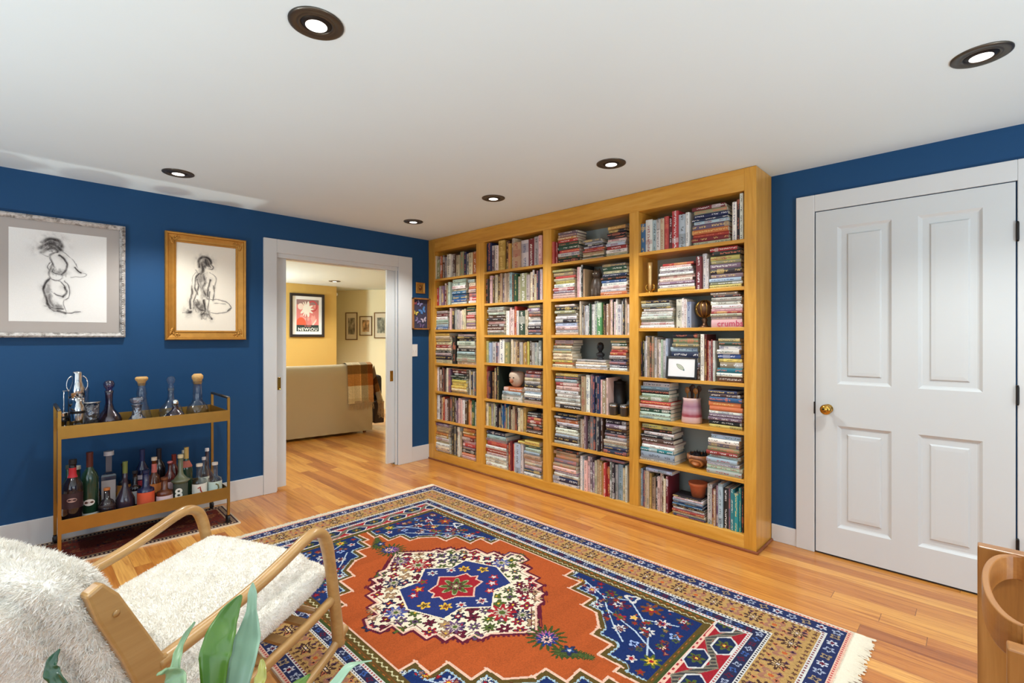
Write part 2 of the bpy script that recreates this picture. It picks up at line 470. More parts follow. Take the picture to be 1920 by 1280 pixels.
# two pocket doors, slid nearly home, each with a flush brass pull
def pocket(x0, x1, px):
    t = thing('door_2' if x0 < -1 else 'door_3', None, None, (0, 0, 0)); t['kind'] = 'structure'
    bx('door_leaf', x0, x1, .032, .060, .022, 1.955, M['doorw'], t, bevel=.002)
    m = MB()
    for a, b, c, d in ((-.017, .017, .045, .052), (-.017, .017, -.052, -.045), (-.017, -.011, -.045, .045), (.011, .017, -.045, .045)):
        m.box(px + a, px + b, .0285, .032, .885 + c, .885 + d)
    m.box(px - .011, px + .011, .0305, .032, .84, .93)
    m.build('flush_pull', M['brass'], t, bevel=.001)
pocket(-1.56, -1.437, -1.498)
pocket(-0.475, -0.36, -0.424)

# ---- hinged four-panel door on the right wall
DY0, DY1 = -4.286, -3.464
d = thing('door_1', None, None, (WX, 0, 0)); d['kind'] = 'structure'
def panel_door():
    """stiles, rails and bevelled raised panels in one mesh, front face towards -x"""
    m = MB(); T = 0.018; y0, y1, z0, z1 = DY0, DY1, 0.012, 2.012
    cols = [(y0 + .112, y0 + .356), (y1 - .356, y1 - .108)]
    rows = [(0.177, 0.764), (1.004, 1.912)]
    ys = [y0, cols[0][0], cols[0][1], cols[1][0], cols[1][1], y1]
    zs = [z0, rows[0][0], rows[0][1], rows[1][0], rows[1][1], z1]
    for i in range(5):
        for j in range(5):
            if i in (1, 3) and j in (1, 3): continue
            m.box(-T, 0, ys[i], ys[i + 1], zs[j], zs[j + 1])
    for a, b in cols:
        for c, e in rows:
            def ring(k, x): return [(x, a + k, c + k), (x, b - k, c + k), (x, b - k, e - k), (x, a + k, e - k)]
            prof = [(0, -T), (.012, -T + .010), (.018, -T + .012), (.045, -T + .012), (.052, -T + .004), (.070, -T + .0025)]
            P = sum([ring(k, x) for k, x in prof], [])
            F = [(4 * n_ + q, 4 * n_ + (q + 1) % 4, 4 * n_ + 4 + (q + 1) % 4, 4 * n_ + 4 + q) for n_ in range(len(prof) - 1) for q in range(4)]
            F.append(tuple(range(len(P) - 4, len(P)))); m.add(P, F)
    return m
panel_door().build('door_leaf', M['doorw'], d)
kn = MB()
kn.lathe([(.027, 0), (.027, .004), (.012, .007), (.010, .030), (.014, .036), (.026, .046), (.030, .056), (.027, .067), (.017, .074), (.001, .076)], 28)
kn.build('door_knob', M['brass'], d, smooth=True, loc=(-.018, -3.526, .857), rot=(0, R(-90), 0))
bx('latch_plate', -.0215, -.016, -3.462, -3.455, .822, .892, M['blackmetal'], d)
for z in (1.775, 1.001, .277):
    hm = MB().lathe([(.0062, -.040), (.0062, .040)], 12)
    hm.lathe([(.004, .040), (.0065, .043), (.003, .048)], 12).lathe([(.003, -.048), (.0065, -.043), (.004, -.040)], 12)
    hm.build('hinge', M['blackmetal'], d, loc=(-.026, -4.292, z))
MB().box(WX - .02, WX, -3.458, -3.361, 0, 2.117).box(WX - .02, WX, -4.40, -4.292, 0, 2.117).box(WX - .02, WX, -4.292, -3.458, 2.018, 2.117).build('trim_3', M['trim'], bevel=.003)['kind'] = 'structure'
bx('trim_4', WX - .002, WX - .0005, -4.29, -3.458, 0.0, .012, M['black'], kind='structure')  # black strip standing in for the shade in the gap under the door

# ---- recessed ceiling lights
def downlight(x, y, z, label, k=0):
    t = thing('ceiling_light', label, 'ceiling light', (x, y, z), group='recessed ceiling lights')
    m = MB().lathe([(.084, 0), (.084, -.004), (.078, -.007), (.062, -.0065), (.0585, -.004), (.056, -.006), (.050, -.0065), (.047, -.003)], 40, cap=False)
    m.build('trim_ring', M['bronze'], t, smooth=True)
    MB().lathe([(.049, -.001), (.047, -.0035), (.036, -.008), (.033, -.009)], 32, cap=False).build('gimbal', M['blackmetal'], t, smooth=True)
    MB().lathe([(.034, -.0085), (.022, -.0105), (.001, -.011)], 28, cap=False).build('lamp', M['lamp'], t, smooth=True)
    return t
LBL = ['bronze recessed ceiling light nearest the camera, large at the top of the picture',
       'bronze recessed ceiling light at the far right, above the white panelled door',
       'bronze recessed ceiling light above the bar cart and the two sketches',
       'bronze recessed ceiling light in front of the wide bookcase, third bay from the left',
       'small bronze recessed ceiling light in front of the second bookcase bay',
       'smallest bronze recessed ceiling light in the corner, between doorway and bookcase']
for (x, y), l in zip(DOWN, LBL): downlight(x, y, CEIL, l)
downlight(0.30, 2.75, CEIL2, 'bronze recessed ceiling light in the far room above the framed red poster')

for k, (x, y) in enumerate(FILL_UPL):  # fittings made up for the added fill lamps, out of view
    t = thing('uplight', ['black can uplight on the floor in the corner behind the camera', 'black can uplight on the floor under the rear window', 'black can uplight on the floor by the side window'][k], 'uplight', (x, y, 0))
    MB().lathe([(.001, 0), (.12, 0), (.12, .01), (.11, .01), (.11, .28), (.105, .28), (.105, .03), (.001, .03)], 28).build('can', M['blackmetal'], t, smooth=False)
    MB().lathe([(.06, .03), (.07, .10), (.05, .16), (.001, .17)], 20).build('lamp', M['lamp'], t, smooth=True)

# ================================================================== BOOKCASE
bc = thing('bookcase', 'honey pine floor to ceiling bookcase with four bays crammed with books', 'bookcase', (0, 0, 0))
ST = [(-0.107, -0.002), (-0.864, -0.753), (-1.662, -1.577), (-2.451, -2.379), (-3.220, -3.152)]
BAYS = [(-0.753, -0.107), (-1.577, -0.864), (-2.379, -1.662), (-3.152, -2.451)]
TOPI = 2.150
SH = {1: [1.870, 1.594, 1.345, 1.003, 0.715, 0.424, 0.095],
      2: [1.873, 1.581, 1.290, 1.036, 0.704, 0.455, 0.092],
      3: [1.866, 1.580, 1.289, 1.027, 0.700, 0.416, 0.084],
      4: [1.862, 1.579, 1.335, 0.997, 0.709, 0.420, 0.092]}
for i, (a, b) in enumerate(ST):
    nm = 'side_panel' if i in (0, 4) else 'divider'
    bx(nm, 0, WX - .004, a, b, 0.092 if i not in (0, 4) else 0.0, TOPI if i not in (0, 4) else CEIL - .002, M['pinez'], bc, bevel=.002)
bx('top_rail', 0, WX - .004, -3.152, -0.107, TOPI, CEIL - .002, M['piney'], bc, bevel=.002)
bx('base_rail', 0, WX - .004, -3.152, -0.107, 0, 0.092, M['piney'], bc, bevel=.002)
MB().box(-.013, 0, -3.234, -0.002, 0, .016).box(0, WX - .016, -3.234, -3.2205, 0, .016).build('toe_moulding', M['toe'], bc, bevel=.004)
bx('back_panel', WX - .012, WX - .0045, -3.152, -0.107, .092, TOPI, M['backing'], bc)
for b, (y0, y1) in enumerate(BAYS):
    for r in range(6):
        z = SH[b + 1][r]
        bx('shelf', .002, WX - .012, y0, y1, z - .022, z, M['piney'], bc, bevel=.002)

# ================================================================== BOOKS
def book_material():
    t = NT('printed_book_cloth')
    a = t.n('ShaderNodeVertexColor'); a.layer_name = 'Col'
    b = t.n('ShaderNodeVertexColor'); b.layer_name = 'Ink'
    uv = t.n('ShaderNodeUVMap'); uv.uv_map = 'UVMap'
    sp = t.n('ShaderNodeSeparateXYZ'); t.l(uv.outputs[0], sp.inputs[0])
    u, v = sp.outputs[0], sp.outputs[1]        # u metres along the spine (plus a shift), v 0..1 across it
    mp = t.n('ShaderNodeCombineXYZ'); t.l(t.math('MULTIPLY', u, 230.0), mp.inputs[0]); t.l(t.math('MULTIPLY', v, 2.2), mp.inputs[1])
    letters = t.math('GREATER_THAN', t.noise(1.0, 1, mp.outputs[0], 0.6), 0.52)
    mp2 = t.n('ShaderNodeCombineXYZ'); t.l(t.math('MULTIPLY', u, 17.0), mp2.inputs[0])
    words = t.math('GREATER_THAN', t.noise(1.0, 0, mp2.outputs[0]), 0.46)
    across = t.math('MULTIPLY', t.math('GREATER_THAN', v, 0.33), t.math('LESS_THAN', v, 0.67))
    m = t.math('MULTIPLY', t.math('MULTIPLY', letters, words), across)
    c = t.mix(m, a.outputs[0], b.outputs[0])
    mp3 = t.n('ShaderNodeCombineXYZ'); t.l(t.math('MULTIPLY', u, 11.0), mp3.inputs[0]); mp3.inputs[1].default_value = 7.7
    band = t.math('GREATER_THAN', t.noise(1.0, 0, mp3.outputs[0]), 0.66)
    c = t.mix(t.math('MULTIPLY', band, 0.35), c, b.outputs[0])
    t.l(c, t.b.inputs['Base Color']); t.p(Roughness=0.5)
    return t.mat
M['book'] = book_material()

PAL = {'w': ((232, 229, 222), 'white'), 'c': ((226, 208, 170), 'cream'), 't': ((186, 154, 116), 'tan'), 'a': ((190, 184, 178), 'pale grey'),
       'g': ((116, 118, 120), 'grey'), 'k': ((34, 32, 36), 'black'), 'n': ((34, 46, 84), 'navy'), 'b': ((44, 98, 160), 'blue'),
       'l': ((166, 188, 206), 'light blue'), 'e': ((26, 136, 150), 'teal'), 'G': ((40, 78, 56), 'dark green'), 'm': ((184, 204, 184), 'mint green'),
       'N': ((88, 160, 88), 'bright green'), 's': ((148, 150, 104), 'sage green'), 'y': ((228, 206, 92), 'yellow'), 'O': ((196, 148, 60), 'ochre'),
       'o': ((216, 112, 56), 'orange'), 'r': ((196, 52, 48), 'red'), 'd': ((122, 32, 36), 'dark red'), 'p': ((228, 186, 180), 'pink'),
       'P': ((128, 100, 120), 'mauve'), 'B': ((92, 62, 46), 'brown'), 'K': ((238, 178, 172), 'rosy pink')}
ORD = ['first', 'second', 'third', 'fourth', 'fifth', 'sixth', 'seventh', 'eighth', 'ninth', 'tenth', 'eleventh', 'twelfth', 'thirteenth',
       'fourteenth', 'fifteenth', 'sixteenth', 'seventeenth', 'eighteenth', 'nineteenth', 'twentieth', 'twenty-first', 'twenty-second',
       'twenty-third', 'twenty-fourth', 'twenty-fifth', 'twenty-sixth', 'twenty-seventh', 'twenty-eighth', 'twenty-ninth', 'thirtieth']
ROWN = ['top shelf', 'second shelf', 'third shelf', 'fourth shelf', 'fifth shelf', 'sixth shelf', 'bottom shelf']
BAYN = ['leftmost bay', 'second bay', 'third bay', 'rightmost bay']
CELLS = {
    (1,1): [('V', -0.076, -0.735, 'csoBawwBcsngco', 0.82)],
    (1,2): [('V', -0.067, -0.341, 'prwaPdtm', 0.85), ('H', -0.358, -0.603, 'mmwcbbbbw', 0.97), ('H', -0.619, -0.727, 'mcrpPrw', 0.9)],
    (1,3): [('H', -0.086, -0.307, 'adwmmlb', 0.85), ('V', -0.333, -0.564, 'pkaaawcc', 0.9), ('H', -0.587, -0.727, 'GGwrrcPp', 0.97)],
    (1,4): [('H', -0.086, -0.367, 'Octtcrckpwkc', 0.97), ('V', -0.375, -0.425, 'k', 0.93), ('H', -0.442, -0.727, 'pklnwpaklkmmwc', 0.93)],
    (1,5): [('V', -0.076, -0.341, 'kwBtkBacP', 0.93), ('H', -0.35, -0.595, 'BdkGGoyyyct', 0.92), ('V', -0.611, -0.727, 'kanwg', 0.85)],
    (1,6): [('V', -0.049, -0.735, 'pcwBcrpBgBkPppwBooGm', 0.92)],
    (1,7): [('H', -0.058, -0.341, 'PctoOcwcwcc', 0.95), ('V', -0.358, -0.515, 'kgkwt', 0.9), ('H', -0.524, -0.727, 'oOBodpprPkowp', 0.95)],
    (2,1): [('V', -0.832, -1.545, 'kn2PwwO2BOct3w3d2a2p', 0.93)],
    (2,2): [('V', -0.846, -1.545, 'k2kpBcBtPcclGGcs3acBcna', 0.92)],
    (2,3): [('H', -0.883, -1.127, 'aamkBkpBBwwm', 0.95), ('V', -1.133, -1.384, 'wpprwG2c', 0.9), ('H', -1.39, -1.545, 'sPPBwaawkPn', 0.95)],
    (2,4): [('V', -0.854, -1.545, 'Bslw2naw2s2BcctBaOOyBaaag', 0.88)],
    (2,5): [('V', -0.854, -1.045, 'rPkBckk', 0.92), ('H', -1.066, -1.328, 'olw2', 0.4), ('H', -1.346, -1.545, 'dPBcaknwlwkwc', 0.92)],
    (2,6): [('V', -0.846, -1.359, 'BcyasmkgnbbnmBctBBccO', 0.9), ('H', -1.371, -1.545, 'kkrrBkB', 0.8)],
    (2,7): [('H', -0.861, -1.147, 'nnlpkrwprwpwwwww', 0.93), ('V', -1.153, -1.334, 'rdrwl2w', 0.78), ('H', -1.346, -1.545, 'yGGmwltwppcpwnwk', 0.88)],
    (3,1): [('V', -1.637, -1.704, 'cr2r', 0.7), ('H', -1.71, -1.932, 'PPpOrkGGrcaGnk', 0.86), ('H', -1.957, -2.156, 'gakPrrtcGa', 0.52), ('H', -2.174, -2.353, 'OkkkBkpkwlkrwmc', 0.76)],
    (3,2): [('H', -1.665, -1.891, 'stPrcyPwrPpPp', 0.88), ('V', -1.901, -1.977, 'p2wkt', 0.95), ('H', -2.127, -2.353, 'gkGcwnkcbbwwlwoo', 0.88)],
    (3,3): [('H', -1.682, -1.921, 'tsksBwwwklppwrc', 0.9), ('V', -1.937, -2.357, 'ckBawwGw2m2N3kBct2cpkpwa2wkcw', 0.93)],
    (3,4): [('H', -1.66, -1.875, 'pBcsmsccyyoc', 0.92), ('H', -1.896, -2.183, 'acww', 0.3), ('H', -2.202, -2.353, 'sGtrrlanPnw', 0.93)],
    (3,5): [('H', -1.682, -1.942, 'ysnlPrpwwkwawwkw2', 0.93), ('V', -1.952, -2.193, 't2w2kPnkn2pt2p', 0.9)],
    (3,6): [('H', -1.676, -1.927, 'knnotwwkawwklnkwg', 0.95), ('V', -1.937, -2.137, 'ctPkg2nwkB', 0.95), ('H', -2.146, -2.353, 'kkPBwkPkawcwcnnw', 0.95)],
    (3,7): [('H', -1.665, -1.927, 'kGttPPttPpPwwnn2ww', 0.95), ('V', -1.937, -2.353, 'wappPPctOOrr2gkal2cw', 0.85)],
    (4,1): [('V', -2.446, -2.808, 'b2w2lwcrdr2l2w', 0.82), ('H', -2.819, -3.064, 'dcsnwnllPkorrdcw', 0.85), ('V', -3.073, -3.141, 'w2k2w2', 0.93)],
    (4,2): [('H', -2.587, -2.847, 'rpwPPwppPrwO', 0.72), ('V', -2.854, -2.929, 'd2w2w', 0.85), ('H', -2.936, -3.138, 'rnkycsPnkwPlksyy', 0.97)],
    (4,3): [('H', -2.45, -2.706, 'kaakwwcwwmwsw', 0.86), ('V', -2.713, -2.819, 'w2wwl2', 0.88), ('H', -2.943, -3.138, 'tkacwwprcppK3', 0.98)],
    (4,4): [('V', -2.454, -2.661, 'kkawtBsacwmal', 0.85), ('H', -2.672, -2.875, 'kssnlnwlBBBB', 0.95), ('V', -2.882, -2.97, 'w2drp2dw', 0.9), ('H', -2.983, -3.138, 'sGkwwbbyteewBB', 0.85)],
    (4,5): [('H', -2.446, -2.683, 'anlnkmysorrpwGmwmt', 0.95), ('H', -2.929, -3.138, 'neBnbsotowwPwPwkkyy', 0.88)],
    (4,6): [('H', -2.45, -2.71, 'ywkwPkBBwpwnell2ww', 0.95), ('H', -2.916, -3.135, 'lnwkPwsmrwmBllwGmGmm', 0.92)],
    (4,7): [('V', -2.45, -2.661, 'lbPtcOt2kppBcd', 0.82), ('H', -2.687, -2.909, 'kwllnbkwrocn', 0.45), ('V', -2.919, -3.138, 'w2dtPl2k2Pe2e2ek', 0.85)],
}

rnd = random.Random(11)

def parse(s):
    out = []; i = 0
    while i < len(s):
        ch = s[i]; w = 1.0; i += 1
        if i < len(s) and s[i].isdigit(): w = float(s[i]); i += 1
        out.append((ch, w * 1.0))
    return out

def book_shape(th, hh, dd):
    """closed book, spine at x=0 facing -x, thickness along y, height along z, depth +x. returns cover MB-like lists with uv and page MB"""
    c = 0.0022 if th > .012 else 0.0012
    cov = MB(); k = .0025
    bulge = min(.004, th * .18)
    # rounded spine (5 facets), then the two boards
    n = 5; ring = []
    for i in range(n + 1):
        a = i / n; ring.append((k - math.sin(math.pi * a) * bulge - .001, -th / 2 + th * a))
    P = []; 
    for x, y in ring: P += [(x, y, 0), (x, y, hh)]
    F = [(2 * i, 2 * i + 1, 2 * i + 3, 2 * i + 2) for i in range(n)]
    cov.add(P, F, 0)
    cov.box(k - .001, dd, -th / 2, -th / 2 + c, 0, hh); cov.box(k - .001, dd, th / 2 - c, th / 2, 0, hh)
    cov.add([(k + .001, -th / 2 + c, 0), (k + .001, th / 2 - c, 0), (k + .001, th / 2 - c, hh), (k + .001, -th / 2 + c, hh)], [(0, 1, 2, 3)])
    pg = MB().box(k + .002, dd - .004, -th / 2 + c, th / 2 - c, .003, hh - .003)
    return cov, pg, n

def col_mesh(vf, cols, uvs):
    v, f = vf; me = bpy.data.meshes.new('book'); me.from_pydata(v, [], f)
    ca = me.color_attributes.new('Col', 'FLOAT_COLOR', 'CORNER'); ci = me.color_attributes.new('Ink', 'FLOAT_COLOR', 'CORNER')
    uv = me.uv_layers.new(name='UVMap'); li = 0
    A = []; I = []; U = []
    for p, (c, ink), (uu) in zip(me.polygons, cols, uvs):
        for q in range(p.loop_total): A += c; I += ink; U += uu[q]
    ca.data.foreach_set('color', A); ci.data.foreach_set('color', I); uv.data.foreach_set('uv', U)
    me.update(); return me

def make_book(th, hh, dd, ch, seed):
    cov, pg, n = book_shape(th, hh, dd)
    base = PAL[ch][0]; j = random.Random(seed); g_ = sum(base) / 3; base = tuple(v * .84 + g_ * .16 for v in base)
    br = 1 + j.uniform(-.16, .06); c = tuple(max(0, min(255, v * br + j.uniform(-7, 7))) for v in base)
    lum = sum(c) / 3
    ink = j.choice([(240, 236, 226), (232, 200, 120), (240, 240, 240), (214, 120, 90)]) if lum < 140 else j.choice([(40, 36, 40), (150, 40, 44), (40, 60, 110), (70, 60, 50), (60, 90, 70)])
    if ch == 'K': ink = c
    c = list(rgb(*c)); ink = list(rgb(*ink)); same = (c, c); sh = j.uniform(0, 50)
    cols = []; uvs = []
    for i, f in enumerate(cov.f):
        if i < n:
            cols.append((c, ink)); v0, v1 = i / n, (i + 1) / n
            uvs.append([[sh, v0], [sh + hh, v0], [sh + hh, v1], [sh, v1]])
        else:
            cols.append(same); uvs.append([[0, 0]] * 4)
    return cov, cols, uvs, pg

recs = []
def layout():
    for (b, r), items in CELLS.items():
        y_lo, y_hi = BAYS[b - 1]
        z0 = SH[b][r - 1]; z1 = TOPI if r == 1 else SH[b][r - 2] - .022
        clear = z1 - z0
        nV = sum(1 for it in items if it[0] == 'V'); nH = len(items) - nV
        iv = ih = 0
        for kind, ya, yb, codes, f in items:
            bl = parse(codes)
            if kind == 'H' and len(bl) > 10:            # a stack of that height holds about ten volumes
                bl = [bl[int(i * len(bl) / 10 + .5) if int(i * len(bl) / 10 + .5) < len(bl) else -1] for i in range(10)]
            rr = random.Random(b * 100 + r * 7 + int(abs(ya) * 1000))
            if kind == 'V':
                iv += 1
                ws = [w * rr.uniform(.75, 1.25) for _, w in bl]; tot = sum(ws); span = abs(yb - ya); y = ya
                for i, ((ch, w), ww) in enumerate(zip(bl, ws)):
                    th = ww / tot * span
                    hh = clear * min(.97, f * rr.uniform(.86, 1.06)); dd = rr.uniform(.13, .19)
                    rec = rr.uniform(.012, .035)
                    recs.append(dict(b=b, r=r, kind='V', ch=ch, th=th - .0008, hh=hh, dd=dd, pos=(rec, y - th / 2, z0 + .0003), rot=0, i=i, n=len(bl), gi=iv, gn=nV))
                    y -= th
            else:
                ih += 1
                ws = [w * rr.uniform(.7, 1.3) for _, w in bl]; tot = sum(ws); H_ = clear * f; z = z0 + .0003
                n = len(bl); span = abs(yb - ya); yc = (ya + yb) / 2
                lens = sorted([span * rr.uniform(.84, 1.0) for _ in bl], reverse=True)
                for i in range(n - 1, -1, -1):       # listed top to bottom, laid bottom first
                    ch, w = bl[i]; th = ws[i] / tot * H_
                    q = n - 1 - i
                    L = lens[q] * rr.uniform(.95, 1.0); dd = min(.235, max(.13, L * rr.uniform(.62, .8)))
                    rec = rr.uniform(.012, .030)
                    recs.append(dict(b=b, r=r, kind='H', ch=ch, th=th - .0006, hh=L, dd=dd, pos=(rec, yc + rr.uniform(-1, 1) * (span - L) * .4, z + th / 2), rot=rr.uniform(-.012, .012),
                                     i=q, n=n, gi=ih, gn=nH))
                    z += th
layout()
# volumes laid flat along the tops of three upright rows
for b, r, ya, L_, th, ch, word in ((4, 7, -2.50, .19, .022, 'l', 'left '), (3, 7, -2.13, .20, .020, 'P', 'right '), (2, 7, -1.28, .17, .018, 'y', 'middle ')):
    top = max(q['pos'][2] + q['hh'] for q in recs if q['b'] == b and q['r'] == r and q['kind'] == 'V' and q['pos'][1] - q['th'] / 2 < ya and q['pos'][1] + q['th'] / 2 > ya - L_)
    lim = SH[b][r - 2] - .022 - .002
    if top + th < lim:
        recs.append(dict(b=b, r=r, kind='H', ch=ch, th=th, hh=L_, dd=.13, pos=(.016, ya - L_ / 2, top + th / 2 + .0004), rot=0, i=0, n=1, gi=1, gn=1, top=True))
    else: print('no room', b, r, top, lim)
for q in recs:
    dx = q['pos'][0] - CAM[0]; dy = q['pos'][1] - CAM[1]; D = dx * .7179 + dy * .6962
    q['area'] = q['th'] * q['hh'] / (D * D) * abs(dx) / math.hypot(dx, dy)
order = sorted(recs, key=lambda q: -q['area'])
single = order[:300]; rest = order[300:]
SIDE = {1: [''], 2: ['left ', 'right '], 3: ['left ', 'middle ', 'right '], 4: ['leftmost ', 'left-middle ', 'right-middle ', 'rightmost ']}
for k, q in enumerate(single):
    cov, cols, uvs, pg = make_book(q['th'], q['hh'], q['dd'], q['ch'], 500 + k)
    me = col_mesh((cov.v, cov.f), cols, uvs)
    o = attach('book', me, M['book']); me.name = 'book'
    pm = attach('page_block', pg.mesh('page_block'), M['paper'], o)
    if q['kind'] == 'V': o.location = q['pos']; word = 'standing'; grp = SIDE[q['gn']][q['gi'] - 1] + 'row'; frm = 'left'
    else:
        x, y, z = q['pos']; o.location = (x, y - q['hh'] / 2, z); o.rotation_euler = (R(-90), 0, 0)
        o.rotation_euler = (R(-90), 0, 0); o.location = (x, y - q['hh'] / 2, z)
        word = 'lying'; grp = SIDE[q['gn']][q['gi'] - 1] + 'stack'; frm = 'bottom'
    if q.get('top'):
        tag(o, '%s book lying flat on top of the upright row, %s, %s' % (PAL[q['ch']][1], ROWN[q['r'] - 1], BAYN[q['b'] - 1]), 'book', 'books packed in the pine bookcase'); continue
    tag(o, '%s book %s %s from %s of the %s, %s, %s' % (PAL[q['ch']][1], word, ORD[q['i']], frm, grp, ROWN[q['r'] - 1], BAYN[q['b'] - 1]), 'book', 'books packed in the pine bookcase')
# the smaller, farther ones as one object
allv = []; allf = []; allc = []; allu = []
for k, q in enumerate(rest):
    cov, cols, uvs, pg = make_book(q['th'], q['hh'], q['dd'], q['ch'], 5000 + k)
    v = cov.v + pg.v; nb = len(cov.v); f = cov.f + [tuple(i + nb for i in ff) for ff in pg.f]
    pc = list(rgb(222, 212, 190)); cols = cols + [(pc, pc)] * len(pg.f); uvs = uvs + [[[0, 0]] * 4] * len(pg.f)
    x, y, z = q['pos']
    if q['kind'] == 'V': T = lambda p: (p[0] + x, p[1] + y, p[2] + z)
    else: T = lambda p: (p[0] + x, p[2] + y - q['hh'] / 2, -p[1] + z)
    n0 = len(allv); allv += [T(p) for p in v]; allf += [tuple(i + n0 for i in ff) for ff in f]; allc += cols; allu += uvs
me = col_mesh((allv, allf), allc, allu)
tag(attach('books', me, M['book']), 'mass of smaller, farther and thinner books filling the rest of the pine bookcase', 'books', kind='stuff')

# ================================================================== RUGS
def c3(*c): return np.array(c) / 255.0
def inpoly(x, y, poly):
    r = np.zeros(x.shape, bool); n = len(poly)
    for i in range(n):
        x1, y1 = poly[i]; x2, y2 = poly[(i + 1) % n]
        cond = ((y1 > y) != (y2 > y))
        with np.errstate(divide='ignore', invalid='ignore'):
            xi = (x2 - x1) * (y - y1) / (y2 - y1 + 1e-12) + x1
        r ^= cond & (x < xi)
    return r
def segdist(x, y, pts, closed=False):
    d = np.full(x.shape, 9.0); P = list(pts) + ([pts[0]] if closed else [])
    for (x1, y1), (x2, y2) in zip(P[:-1], P[1:]):
        dx, dy = x2 - x1, y2 - y1; L = dx * dx + dy * dy + 1e-12
        t = np.clip(((x - x1) * dx + (y - y1) * dy) / L, 0, 1)
        d = np.minimum(d, np.hypot(x - x1 - t * dx, y - y1 - t * dy))
    return d

def flower(img, X, Y, cx, cy, r, n, ca, cb, cc=None, rot=0.0, sx=1.0):
    m = (np.abs(X - cx) < r * 1.1) & (np.abs(Y - cy) < r * 1.1)
    if not m.any(): return
    dx = (X[m] - cx) * sx; dy = Y[m] - cy; a = np.arctan2(dy, dx) + rot; d = np.hypot(dx, dy) / r
    edge = 0.74 + 0.24 * np.cos(n * a)
    sub = img[m]
    sub[d < edge] = ca; sub[d < edge * .55] = cb
    if cc is not None: sub[d < .2] = cc
    img[m] = sub

ORG, BLU, NAV, GLD, RED, OLV = c3(160, 76, 36), c3(24, 42, 90), c3(38, 42, 70), c3(168, 134, 82), c3(146, 32, 42), c3(84, 68, 32)
CRM, GRN, MAR, PNK, WHT, PUR = c3(216, 204, 180), c3(74, 88, 40), c3(88, 26, 44), c3(210, 172, 152), c3(194, 192, 188), c3(90, 62, 98)
YEL, DK, BRN = c3(206, 164, 60), c3(34, 26, 34), c3(110, 62, 30)

